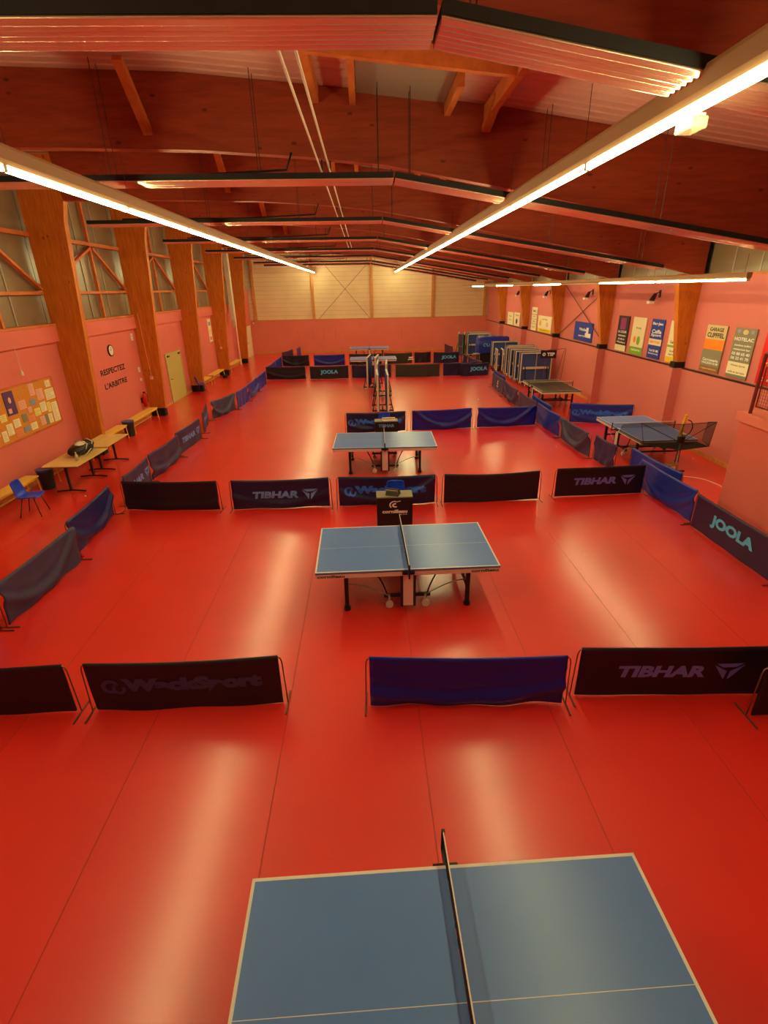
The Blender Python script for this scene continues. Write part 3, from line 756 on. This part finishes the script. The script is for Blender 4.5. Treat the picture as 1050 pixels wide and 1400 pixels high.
# green framed dark item far right
t = thing('folding_stand', 'dark folded stand with green edges at the far end of the stored tables', 'stand', (6.75, 36.4, 0), .1)
MB().box(-.35, -.05, -.05, .0, .2, 1.6).build('panel', 'purple', t)
MB().box(-.38, -.35, -.06, .01, .0, 1.65).box(-.05, -.02, -.06, .01, .0, 1.65).box(-.35, -.05, -.06, .01, .8, .84).box(.1, .13, -.06, .01, 0, 1.6).build('frame', 'green_frame', t)
MB().box(.0, .09, -.08, .05, .0, 1.55).build('dark_board', 'black', t)
# covered table
t = thing('covered_table', 'folded table under a shiny blue cover with black lower part', 'table', (8.05, 33.4, 0), 0, None)
mb = MB(); n_ = 26
pts0 = [(-1.0+2.0*i/n_) for i in range(n_+1)]
for j, (z_, yy) in enumerate([(.72, -.36), (1.2, -.33), (1.62, -.25), (1.70, -.05), (1.66, .25), (1.2, .33), (.72, .36)]):
    for i, x_ in enumerate(pts0): mb.v.append((x_, yy+.012*math.sin(i*1.9+j), z_-.05*(abs(x_))**3+.01*math.sin(i*1.1+j*2)))
for j in range(6):
    for i in range(n_): a = j*(n_+1)+i; mb.f.append((a, a+1, a+n_+2, a+n_+1))
mb.f.append(tuple(j*(n_+1) for j in range(7))); mb.f.append(tuple(j*(n_+1)+n_ for j in reversed(range(7))))
cv = mb.build('cover', 'cl_blue', t, smooth=True)
poly_shape(arc_band(-.3, 0, .2, .4, 0, 5, 10)+arc_band(.4, 0, .2, .4, 2, 7, 10), .28, -.45, 1.2, lambda x, z: (x, -.365, z), 'tx_cyan', cv)
MB().box(-.93, .93, -.28, .28, .0, .74).build('lower_body', 'black_matte', t, bevel=.02)
# small chair frame behind corner
t = thing('metal_stool', 'pale metal stool frame left of the blue covered table', 'stool', (6.9, 32.6, 0), .1)
for sx in (-1, 1):
    for sy in (-1, 1): MB().tube([(sx*.14, sy*.14, .72), (sx*.2, sy*.2, 0)], .014, 6).build('leg', 'galva', t)
MB().box(-.18, .18, -.18, .18, .72, .76).build('seat', 'galva', t, bevel=.01)
# TSP banner on thin frame
t = thing('banner_stand', 'thin black rod frame carrying a black TSP banner at the stored tables', 'stand', (8.95, 24.35, 0), 0)
MB().tube([(-.45, 0, 1.78), (.38, 0, 1.84), (.40, 0, 1.80), (.25, -.1, .02)], .012, 6).tube([(.36, .1, 1.75), (.10, .25, .02)], .010, 6).tube([(-.45, .0, 1.78), (-.60, .06, .02)], .012, 6).build('frame', 'rust', t)
bn = MB().box(-.78, -.04, -.04, -.015, 1.42, 1.78).build('banner', 'black', t)
letter('TSP', .16, -.30, 1.60, lambda x, z: (x, -.0425, z), 'tx_white', bn, width=.36, bold=.05)
poly_shape(arc_band(0, 0, .22, .5, 0, 2*PI, 14), .15, -.62, 1.60, lambda x, z: (x, -.0425, z), 'tx_white', bn)

# ---- ball robot with collecting net at the near end of TR
t = thing('ball_robot', 'ball throwing robot on a pole with black catch net and yellow tube', 'robot', (7.95, 12.25, 0))
MB().box(-.24, .02, -.12, .10, .02, .26).build('ball_box', 'sign_brown', t, bevel=.015)
MB().box(-.20, -.06, -.125, -.121, .06, .22).build('control_panel', 'off_white', t)
MB().tube([(.04, .04, .05), (.04, .04, .82)], .022, 8).build('pole', 'galva', t)
MB().bar((-.2, .04, .03), (.3, .04, .03), .04, .03).bar((.04, -.2, .03), (.04, .25, .03), .04, .03).build('base', 'black', t)
hd = MB().cyl((.04, .06, .80), .09, .16, 12).build('throwing_head', 'steel_dark', t)
MB().tube([(-.04, .06, .98), (.12, .06, .98)], .05, 10).build('wheel', 'off_white', hd)
MB().tube([(-.02, .06, .98), (.02, .02, 1.52)], .034, 10).build('ball_tube', 'yellow', t)
arc = [(.10+.16*math.sin(a*PI/8), .05, 1.18+.2*math.cos(a*PI/8)) for a in range(9)]
MB().tube(arc, .012, 6).build('hose', 'black', t, smooth=True)
# net: rim points around the table end
rimtop = [(-.95, 1.2, 1.0), (-.9, .35, 1.25), (-.05, -.05, 1.30), (.72, -.15, 1.36), (.95, .5, 1.2)]
rimbot = [(-.95, 1.3, .78), (-.78, .30, .70), (.02, -.02, .62), (.70, -.1, .72), (.80, .35, .76)]
mb = MB()
for a in rimtop+rimbot: mb.v.append(a)
for i in range(4): mb.f.append((i, i+1, i+6, i+5))
MT['mesh_net'].use_backface_culling = False
mb.build('side_net', 'mesh_net', t)
mb = MB(); mb.v = [(-.78, .30, .70), (.02, -.02, .62), (.70, -.1, .72), (.72, .40, .70), (-.74, .43, .70), (0, .25, .56)]
mb.f = [(0, 1, 5), (1, 2, 5), (2, 3, 5), (3, 4, 5), (4, 0, 5)]
mb.build('catch_tray', 'black_matte', t)
mb = MB()
for P in (rimtop, rimbot): mb.tube(P, .008, 5)
for a, b in zip(rimtop, rimbot): mb.tube([a, b], .007, 5)
mb.tube([(.04, .04, .8), rimbot[3]], .009, 5).tube([(.04, .04, .8), rimtop[3]], .009, 5).tube([(.04, .04, .8), rimtop[1]], .009, 5)
mb.build('net_frame', 'black', t)
o = MB().tube([(8.03, 11.95, .008), (8.25, 11.85, .008), (8.42, 11.68, .008), (8.52, 11.3, .008), (8.50, 10.7, .008), (8.45, 9.9, .008)], .008, 5).build('power_cord', 'white', None, smooth=True)
tag(o, 'white power cord curving over the red floor from the ball robot', 'cord')
for i, (x_, y_, lab) in enumerate([(-6.99, 11.82, 'white ball on the floor before the wooden tables at left'), (5.75, 14.81, 'white ball on the floor against the grey side barrier'), (9.1, 13.3, 'white ball on the floor by the right wall'), (4.9, 22.2, 'white ball lying on the floor of the far court near the purple side barriers')]):
    o = MB().sphere((x_, y_, .02), .02, 10, 7).build('table_tennis_ball', 'white', None, smooth=True); tag(o, lab, 'ball', 'loose white balls')

# ================================================================ LEFT SIDE FURNITURE
def ttable(label, loc, rz, Lt, Wt):
    t = thing('wooden_table', label, 'table', loc, rz, 'wooden tables along the left wall')
    MB().box(-Wt/2, Wt/2, -Lt/2, Lt/2, .715, .74).build('tabletop', 'oak', t)
    MB().box(-Wt/2+.002, Wt/2-.002, -Lt/2+.002, Lt/2-.002, .70, .7148).build('edge_band', 'steel_dark', t)
    for s in (-1, 1):
        y = s*(Lt/2-.22)
        lg = MB().bar((0, y, .04), (0, y, .70), .05, .05).build('leg', 'steel_dark', t)
        pts = [(-.36+.72*k/8, y, .022+.02*math.sin(PI*k/8)) for k in range(9)]
        MB().tube(pts, .02, 6).build('foot', 'black', lg, smooth=True)
    return t
ttable('wooden table with black sports bag on it by the left wall', (-7.5, 12.75, 0), -.02, 1.55, .86)
ttable('bare wooden table behind the one with the bag', (-7.53, 14.32, 0), 0, 1.35, .80)
def bench(label, loc, rz, Lb):
    t = thing('bench', label, 'bench', loc, rz, 'yellow benches along the left wall')
    MB().box(-.17, .17, -Lb/2, Lb/2, .43, .46).build('seat', 'yellow_wood', t, bevel=.004)
    for s in (-1, 1):
        y = s*(Lb/2-.05)
        MB().tube([(-.16, y, .0), (-.13, y, .42), (.13, y, .42), (.16, y, 0)], .018, 6).build('leg', 'yellow', t)
    MB().box(.14, .165, -Lb/2+.06, Lb/2-.06, .395, .43).build('front_rail', 'yellow', t)
    MB().box(-.165, -.14, -Lb/2+.06, Lb/2-.06, .395, .43).build('rear_rail', 'yellow', t)
    MB().box(-.12, -.09, -Lb/2+.06, Lb/2-.06, .12, .15).build('lower_rail', 'yellow_wood', t)
    return t
bench('yellow bench behind the blue chair at the left photo edge', (-8.38, 11.15, 0), 0, 2.1)
bench('yellow bench under the wooden tables', (-8.38, 13.9, 0), 0, 1.9)
bench('yellow bench just behind the bare wooden table, before the rubbish bin', (-8.38, 16.6, 0), 0, 1.5)
bench('long yellow bench beneath the RESPECTEZ wall lettering', (-8.38, 19.0, 0), 0, 2.3)
bench('short yellow bench past the column beyond the green door', (-8.38, 27.1, 0), 0, 1.5)
bench('yellow bench with dark bags under its far end', (-8.38, 29.4, 0), 0, 2.3)
bench('farthest yellow bench by the white pipe', (-8.38, 33.7, 0), 0, 3.0)
def bin_(label, loc):
    t = thing('waste_bin', label, 'bin', loc, 0, 'dark waste bins with blue bags')
    MB().cyl((0, 0, 0), .15, .50, 16, .19).build('bucket', 'bin', t, smooth=False)
    MB().tube([(0, 0, .47), (0, 0, .525)], [.194, .205], 16).build('bin_bag', 'bag_blue', t)
    return t
bin_('dark waste bin with blue bag between the first two yellow benches', (-8.25, 12.52, 0))
bin_('dark waste bin with blue bag before the long bench under the lettering', (-8.3, 17.62, 0))
for (x_, y_, s, lab) in [(-8.3, 15.15, .16, 'dark bag on the floor under the bare wooden table'), (-8.15, 30.3, .15, 'dark bag on the floor under the bench end')]:
    t = thing('floor_bag', lab, 'bag', (x_, y_, 0)); MB().sphere((0, 0, s*.62), s, 12, 8, (1, 1.5, .6)).build('body', 'black_matte', t, smooth=True)
    MB().tube([(0, -.1, s*1.15), (0, 0, s*1.45), (0, .1, s*1.15)], .012, 5).build('handle', 'black', t)
# sports bag & bottle
t = thing('sports_bag', 'black and white sports bag lying on the wooden table', 'bag', (-7.52, 13.08, .74), .12)
mb = MB(); P = []
for j in range(9):
    a = j/8; r = .17*(math.sin(PI*(.12+.76*a)))**.5
    for k in range(14):
        th = 2*PI*k/14; P.append((r*1.05*math.cos(th), -.36+.72*a, .15+r*.86*math.sin(th)*(1 if math.sin(th) > 0 else .86)))
mb.v = P
for j in range(8):
    for k in range(14): mb.f.append((j*14+k, j*14+(k+1) % 14, (j+1)*14+(k+1) % 14, (j+1)*14+k))
mb.f += [tuple(reversed(range(14))), tuple(8*14+k for k in range(14))]
MB.build(mb, 'body', 'black', t, smooth=True)
MB().sphere((.03, -.05, .27), .12, 12, 7, (.8, 1.3, .45)).build('white_towel', 'white', t, smooth=True)
MB().tube([(.16, -.15, .15), (.19, -.1, .28), (.02, 0, .33), (-.12, .1, .3)], .014, 6).build('strap', 'off_white', t, smooth=True)
MB().tube([(.15, .15, .12), (.17, .2, .24), (.05, .22, .32)], .014, 6).build('strap', 'off_white', t, smooth=True)
MB().sphere((.10, .05, .12), .13, 12, 8, (.9, 1.5, .8)).build('side_pocket', 'black_matte', t, smooth=True)
MB().sphere((-.02, .40, .12), .13, 12, 8, (1.0, .8, .85)).build('end_pocket', 'black', t, smooth=True)
MB().tube([(.2, -.28, .06), (.21, -.05, .12), (.17, .2, .07)], .011, 6).build('piping', 'off_white', t, smooth=True)
t.scale = (1.25, 1.35, 1.0)
t = thing('water_bottle', 'clear plastic bottle standing beside the sports bag', 'bottle', (-7.30, 12.42, .74))
MB().tube([(0,0,0), (0,0,.14), (0,0,.18), (0,0,.20)], [.036, .036, .014, .014], 12).build('bottle_body', 'off_white', t, smooth=True)
MB().cyl((0,0,.20), .016, .02, 10).build('cap', 'white', t)

# ---- left wall items (plane x = XL)
def wall_letter_l(s, yc, zc, h, width, m, parent, name='lettering'):
    # reading direction: +y away from the camera seen from inside the hall
    return letter(s, h, yc, zc, lambda x, z: (.004, x, z), m, parent, width=width, bold=.03, name=name)
t = thing('wall_slogan', 'black wall lettering RESPECTEZ L\'ARBITRE on the pink left wall', 'lettering', (XL, 0, 0))
wall_letter_l('RESPECTEZ', 18.38, 2.15, .19, 1.85, 'tx_black', t)
wall_letter_l("L'ARBITRE", 18.40, 1.70, .19, 1.72, 'tx_black', t)
t = thing('wall_clock', 'round white wall clock above the RESPECTEZ lettering', 'clock', (XL, 18.46, 2.78))
mb = MB().tube([(0,0,0), (.04,0,0)], .19, 24).build('case', 'black', t)
MB().tube([(.0405,0,0), (.043,0,0)], .155, 24).build('dial', 'white', t)
MB().bar((.045,0,0), (.045,.02,.11), .012, .004, up=(1,0,0)).bar((.045,0,0), (.045,-.07,.02), .014, .004, up=(1,0,0)).build('hand', 'black', t)
t = thing('notice_board', 'cork notice board covered with papers on the left wall', 'notice board', (XL, 0, 0))
MB().box(0, .03, 11.0, 14.62, 1.28, 2.47).build('cork_panel', 'cork', t)
MB().box(0, .04, 11.0, 14.66, 2.47, 2.51).box(0, .04, 11.0, 14.66, 1.24, 1.28).box(0, .04, 14.62, 14.66, 1.28, 2.47).build('frame', 'timber', t)
PAP = [(13.57,13.79,2.16,2.46,'paper_pink'),(14.31,14.53,2.26,2.43,'paper'),(14.2,14.65,1.93,2.21,'paper'),(14.32,14.6,1.32,1.84,'paper'),(13.83,14.12,2.0,2.28,'paper_pink'),(13.02,13.3,1.92,2.13,'paper_pink'),(13.84,14.1,1.68,1.93,'paper'),(14.06,14.25,1.33,1.58,'paper'),(13.55,13.8,1.64,1.83,'paper_yellow'),(13.22,13.5,1.56,1.71,'paper_orange'),(12.64,12.89,1.55,1.75,'paper'),(12.62,12.89,1.33,1.49,'paper_orange'),(12.22,12.45,1.78,1.95,'paper_yellow'),(12.34,12.57,1.43,1.70,'paper'),(13.25,13.51,1.34,1.52,'paper'),(13.48,13.7,1.92,2.08,'paper_blue'),(13.68,13.91,1.36,1.59,'paper_pink'),(12.12,12.3,1.33,1.58,'paper'),(11.8,12.05,1.5,1.75,'paper'),(11.5,11.75,1.8,2.05,'paper_blue'),(13.0,13.2,1.6,1.8,'sign_grey'),(12.95,13.18,1.36,1.5,'paper_blue'),(13.9,14.05,1.33,1.6,'sign_grey'),(14.12,14.28,1.62,1.88,'paper_yellow'),(13.3,13.46,1.78,1.92,'paper_pink'),(11.9,12.1,1.8,2.1,'paper_orange')]
for k, (a, b, c, d, m_) in enumerate(PAP):
    pp = MB().box(.0305, .033+.0004*k, a, b, c, d).build('paper', m_, t)
    mb = MB(); rr = random.Random(k); z_ = d-.04
    while z_ > c+.02:
        mb.box(.03, .0345+.0004*k, a+.02, a+.02+(b-a-.04)*rr.uniform(.5, 1), z_-.006, z_); z_ -= .04
    mb.build('print', 'sign_grey', pp)
pp = MB().box(.0305, .048, 12.53, 12.90, 1.87, 2.43).build('poster', 'purple', t)
MB().sphere((.045, 12.72, 2.22), .1, 8, 6, (.05, .7, 1)).box(.0485, .0495, 12.58, 12.70, 1.92, 2.03).build('picture', 'paper_pink', pp)
def plate(name, label, cat, x, y0, y1, z0, z1, m, thick=.02, sgn=1, kids_=()):
    t = thing(name, label, cat, (x, (y0+y1)/2, (z0+z1)/2))
    MB().box(min(0, sgn*thick), max(0, sgn*thick), -(y1-y0)/2, (y1-y0)/2, -(z1-z0)/2, (z1-z0)/2).build('panel', m, t)
    for (a, b, c, d, mm, nm) in kids_:
        MB().box(min(sgn*thick, sgn*(thick+.002)), max(sgn*thick, sgn*(thick+.002)), a, b, c, d).build(nm, mm, t)
    return t
plate('wall_notice', 'small white notice on the left wall above the light switches', 'notice', XL, 20.28, 20.45, 2.94, 3.19, 'white', kids_=[(-.06, .06, -.08, -.07, 'sign_grey', 'print'), (-.06, .06, .02, .03, 'sign_grey', 'print')])
plate('light_switch', 'white switch on the left wall, the upper of two', 'switch', XL, 20.34, 20.46, 1.78, 1.96, 'white', .03, kids_=[(-.03, .03, -.05, .05, 'off_white', 'rocker')])
plate('light_switch', 'white switch on the left wall, the lower of two', 'switch', XL, 20.34, 20.46, 1.44, 1.54, 'white', .03, kids_=[(-.03, .03, -.03, .03, 'off_white', 'rocker')])
plate('wall_poster', 'tall white poster with small pictures on the far left wall', 'poster', XL, 30.4, 31.0, 1.97, 3.18, 'paper', .01, kids_=[(-.2, .2, .25, .45, 'paper_blue', 'picture'), (-.2, .2, -.1, .1, 'paper_yellow', 'picture'), (-.2, .2, -.52, -.34, 'paper_orange', 'picture')])
t = thing('fire_extinguisher', 'red fire extinguisher on the left wall near the light switches', 'extinguisher', (-8.62, 20.1, .5))
MB().tube([(0,0,0), (0,0,.44), (0,0,.50), (0,0,.53)], [.075, .075, .04, .025], 14).build('cylinder', 'red_ext', t, smooth=True)
MB().box(-.02, .06, -.02, .02, .53, .58).build('valve', 'black', t); MB().tube([(.04,0,.55), (.11,.03,.45), (.09,.04,.15)], .011, 6).build('hose', 'black', t, smooth=True)
MB().box(-.13, -.072, -.04, .04, .15, .35).build('bracket', 'steel_dark', t)
for k, (y_, z_, ln, lab) in enumerate([(20.66, 1.45, 2.3, 'small white switch box with cable on the second visible wooden column'), (31.26, 1.5, .4, 'small pale box on the far wooden column')]):
    t = thing('switch_box', lab, 'switch box', (-8.42, y_, z_))
    MB().box(-.05, .05, -.05, .035, 0, .12).build('box', 'paper_pink', t, bevel=.008); MB().tube([(0, .0, .12), (-.06, .0, .12+ln)], .008, 5).build('cable', 'paper_pink', t)
    MB().tube([(.0, -.052, .06), (.0, -.07, .06)], .02, 8).build('knob', 'white', t)
t = thing('pull_switch', 'white pull cord with pear shaped handle on the left wall', 'switch', (-8.62, 13.35, 2.72))
MB().tube([(0,0,.13), (0,0,.7)], .006, 5).build('cord', 'off_white', t); MB().tube([(0,0,0), (0,0,.08), (0,0,.13)], [.035, .03, .012], 10).build('handle', 'off_white', t)
t = thing('air_duct', 'white rectangular air duct hanging down beside a far left column', 'duct', (-8.35, 34.9, 2.7))
MB().box(-.12, .12, -.2, .2, .2, 5.125).build('shaft', 'off_white', t); MB().prism([(-.2, .2), (.2, .2), (.2, -.1), (.02, -.25)], -.12, .12, 'x').build('outlet', 'off_white', t)
o = MB().tube([(-8.5, 35.9, 0), (-8.5, 35.9, 3.3)], .07, 10).build('down_pipe', 'paper_pink'); tag(o, 'pale vertical pipe at the far end of the left wall', 'pipe')
t = thing('corner_lamp', 'small white lamp in the far left corner', 'lamp', (-8.55, 41.9, 2.3)); MB().sphere((0,0,0), .07, 10, 7).build('globe', 'white', t, smooth=True); MB().box(-.04, .04, .04, .1, -.04, .04).build('mount', 'white', t)

# ================================================================ RIGHT WALL (plane x = 9.6)
XW = 9.6
def sgn_board(label, y0, y1, z0, z1, base, bands, texts):
    """y0 > y1 : left end (far) to right end (near) as read from the hall"""
    k = (XW)/9.5
    t = thing('sponsor_board', label, 'sign', (XW-.012, 0, 0), 0, 'sponsor boards on the right wall')
    a, b = sorted((y0, y1))
    MB().box(-.025, 0, a, b, z0, z1).build('board', base, t)
    H = z1-z0
    for (f0, f1, m) in bands:
        MB().box(-.0262, -.0248, a+.0, b, z1-f1*H, z1-f0*H).build('band', m, t)
    for (s, f, hh, ww, m) in texts:
        w = (b-a)*ww
        if s.startswith('#'):   # coloured blob pictures
            MB().sphere((-.026, (a+b)/2+(float(s[1:]))*(b-a), z1-f*H), hh*H/2, 12, 8, (.03, ww, 1)).build('picture', m, t)
        else:
            letter(s, hh*H, -(a+b)/2, z1-f*H, lambda x, z: (-.0275, -x, z), m, t, width=w, bold=.03)
    return t
z0, z1 = 2.25, 3.47
sgn_board('black sponsor board with magenta square and LA COUR lettering', 20.0, 19.17, z0, z1, 'sign_black', [(.83, 1, 'paper')],
          [('LA COUR', .45, .07, .8, 'tx_white'), ('restaurant', .56, .05, .7, 'tx_white'), ('03 88 65', .66, .05, .6, 'tx_white'), ('Wackers', .75, .05, .8, 'tx_white')])
MB().box(-.0275, -.026, 19.38, 19.80, 3.0, 3.40).build('square', 'sign_magenta', bpy.data.objects['sponsor_board'])
sgn_board('white sponsor board with green apple and green foot band', 18.87, 17.98, z0, z1, 'paper', [(.80, 1, 'sign_green')],
          [('#-.1', .62, .24, .8, 'sign_green'), ('#.2', .60, .18, .8, 'sign_orange'), ('fruits', .28, .05, .4, 'sign_grey'), ('nature', .88, .06, .7, 'tx_white')])
sgn_board('blue sponsor board lettered Cafe Sport with a pale middle band', 17.62, 16.85, z0, z1, 'sign_blue', [(.50, .66, 'paper')],
          [('Bar-Jeu', .12, .09, .8, 'tx_white'), ('Caffe', .31, .10, .75, 'tx_white'), ('Sport', .41, .09, .8, 'tx_white'), ('MATHIS', .58, .06, .8, 'sign_orange'), ('Tel 03 88', .80, .06, .75, 'tx_white'), ('Strasbourg', .88, .05, .8, 'tx_white')])
sgn_board('white and yellow sponsor board half hidden by the wooden column', 16.48, 15.72, z0, z1, 'paper', [(.58, .63, 'sign_green'), (.86, 1, 'sign_yellow')],
          [('La Vie', .5, .07, .6, 'tx_black'), ('info', .72, .05, .5, 'sign_grey'), ('service', .8, .05, .6, 'sign_grey')])
sgn_board('grey and orange sponsor board lettered GARAGE CLIPFFEL', 14.66, 13.82, z0, z1, 'sign_grey', [(0, .30, 'sign_sand'), (.30, .52, 'sign_orange'), (.88, 1, 'sign_brown')],
          [('GARAGE', .09, .08, .7, 'tx_black'), ('CLIPFFEL', .21, .10, .85, 'tx_black'), ('Carrosserie', .74, .06, .8, 'tx_white'), ('WACKEN 03 88', .81, .05, .85, 'tx_white'), ('reparations', .94, .04, .8, 'sign_sand')])
sgn_board('grey and white sponsor board lettered HOTEL with two crests', 13.50, 12.72, z0, z1, 'sign_grey', [(.68, .93, 'paper')],
          [('#-.32', .07, .08, 1.2, 'paper_blue'), ('#.32', .07, .08, 1.2, 'paper_blue'), ('#0', .08, .1, 1.6, 'sign_sand'), ('HOTELAC', .22, .07, .9, 'tx_white'), ('chambres confort', .34, .04, .8, 'tx_white'), ('restaurant bar', .42, .04, .8, 'tx_white'), ('03 88 65 40', .51, .06, .85, 'tx_white'), ('06 22 41 70', .60, .06, .85, 'tx_white'), ('Wacken Sports', .75, .05, .7, 'sign_grey'), ('salle et terrasse', .88, .04, .8, 'sign_grey')])
sgn_board('red sponsor board behind the gallery railing', 12.39, 11.4, z0, z1, 'sign_red', [],
          [('PIZZA', .18, .10, .7, 'tx_white'), ('25', .36, .16, .5, 'tx_white'), ('MENU', .60, .08, .7, 'sign_yellow'), ('03 88 20', .90, .07, .8, 'tx_white')])
sgn_board('square blue sponsor board with white mark and bottle by the wall cables', 24.18, 22.2, 2.27, 3.05, 'sign_blue', [],
          [('Wacken', .38, .16, .45, 'tx_white'), ('service', .72, .10, .45, 'tx_white')])
MB().box(-.0275, -.026, 22.35, 22.95, 2.45, 2.62).box(-.0275, -.026, 22.62, 22.85, 2.62, 2.85).build('bottle_mark', 'tx_white', [o for o in bpy.data.objects if o.name.startswith('sponsor_board')][-1])
sgn_board('wide white sponsor board with yellow foot band', 29.45, 27.3, 2.25, 3.06, 'paper', [(.78, 1, 'sign_yellow')],
          [('#.28', .42, .45, .7, 'sign_yellow'), ('#.34', .48, .3, .5, 'sign_brown'), ('Au Petit', .2, .1, .4, 'sign_grey'), ('#-.2', .5, .3, 1.2, 'paper_pink'), ('TEL 03 88 65 92', .88, .1, .7, 'sign_brown')])
sgn_board('tall narrow white sponsor board left of the yellow-footed one', 30.66, 29.75, 2.23, 3.44, 'paper', [(.3, .32, 'sign_grey'), (.5, .515, 'sign_grey'), (.7, .715, 'sign_grey')],
          [('lac', .15, .10, .5, 'tx_black'), ('prix', .4, .06, .5, 'sign_grey'), ('info', .6, .06, .5, 'sign_grey'), ('art', .85, .06, .5, 'sign_grey')])
sgn_board('white sponsor board with purple picture between the far columns', 34.3, 33.05, 2.24, 3.03, 'paper', [],
          [('#0', .65, .4, 1.3, 'purple'), ('Optique', .2, .12, .6, 'sign_grey')])
sgn_board('farthest plain white sponsor board', 35.85, 34.5, 2.24, 3.0, 'paper', [], [('Fleurs', .3, .12, .5, 'sign_green'), ('du Lac', .6, .08, .5, 'sign_grey')])
# bracing cables on the right wall
mb = MB().tube([(XW-.05, 20.9, 4.6), (XW-.05, 25.9, 2.4)], .014, 5).tube([(XW-.08, 25.9, 4.6), (XW-.08, 21.0, 2.4)], .014, 5)
struct(mb.build('bracing_cable', 'steel_dark'))
SP = None
for k, (y_, z_) in enumerate([(17.5, 4.12), (22.75, 4.15), (28.0, 4.15), (33.2, 4.15), (12.05, 4.12)]):
    lab = ['grey wall spotlight above the blue and green sponsor boards', 'grey wall spotlight by the crossed wall cables', 'grey wall spotlight above the wide yellow-footed board', 'grey wall spotlight nearest the back wall', 'wall spotlight cut by the right photo edge'][k]
    if SP is None:
        SP = t = thing('wall_spotlight', lab, 'spotlight', (XW, y_, z_), 0, 'spotlights on the right wall')
        MB().box(-.04, 0, -.04, .04, .0, .22).build('wall_plate', 'steel_dark', t)
        MB().bar((-.04, 0, .16), (-.2, 0, .10), .03, .03).build('arm', 'steel_dark', t)
        MB().tube([(-.16, 0, .12), (-.22, 0, -.02), (-.25, 0, -.10)], [.05, .075, .085], 12).build('lamp_head', 'steel_dark', t)
        MB().box(-.36, -.20, -.09, .09, -.18, -.105).build('lamp_glass', 'white', t)
    else: dup(SP, (XW, y_, z_), 0, lab)

# gallery railing
t = thing('gallery_railing', 'dark red metal railing with wire mesh on the pink gallery edge', 'railing', (7.42, 0, 2.2))
ys_ = [9.5, 7.7, 5.9, 4.1]
for y in ys_: MB().tube([(0, y, 0), (0, y, 1.12)], .032, 10).build('post', 'rust', t)
MB().tube([(0, 9.5, 1.12), (0, 2.5, 1.12)], .028, 8).build('handrail', 'rust', t)
mb = MB()
for a, b in zip(ys_, ys_[1:]): mb.box(-.01, .01, b+.1, a-.1, .14, .165).box(-.01, .01, b+.1, a-.1, .86, .885).box(-.01, .01, b+.09, b+.11, .14, .88).box(-.01, .01, a-.11, a-.09, .14, .88)
mb.build('panel_frame', 'rust', t)
mb = MB()
for a, b in zip(ys_, ys_[1:]):
    y = b+.15
    while y < a-.1: mb.box(-.003, .003, y-.003, y+.003, .16, .87); y += .06
    z = .2
    while z < .86: mb.box(-.003, .003, b+.1, a-.1, z-.003, z+.003); z += .06
mb.build('wire_mesh', 'rust', t, kind='stuff')
mb = MB()
for y in (9.5, 7.7, 5.9): mb.tube([(0, y, 1.12), (2.05, y, 1.12)] if y == 9.5 else [(0, y, 1.0), (0, y, 1.1)], .024, 8)
mb.build('handrail', 'rust', t)
for x_ in (1.0, 2.0): MB().tube([(x_, 9.5, 0), (x_, 9.5, 1.12)], .028, 8).build('post', 'rust', t)
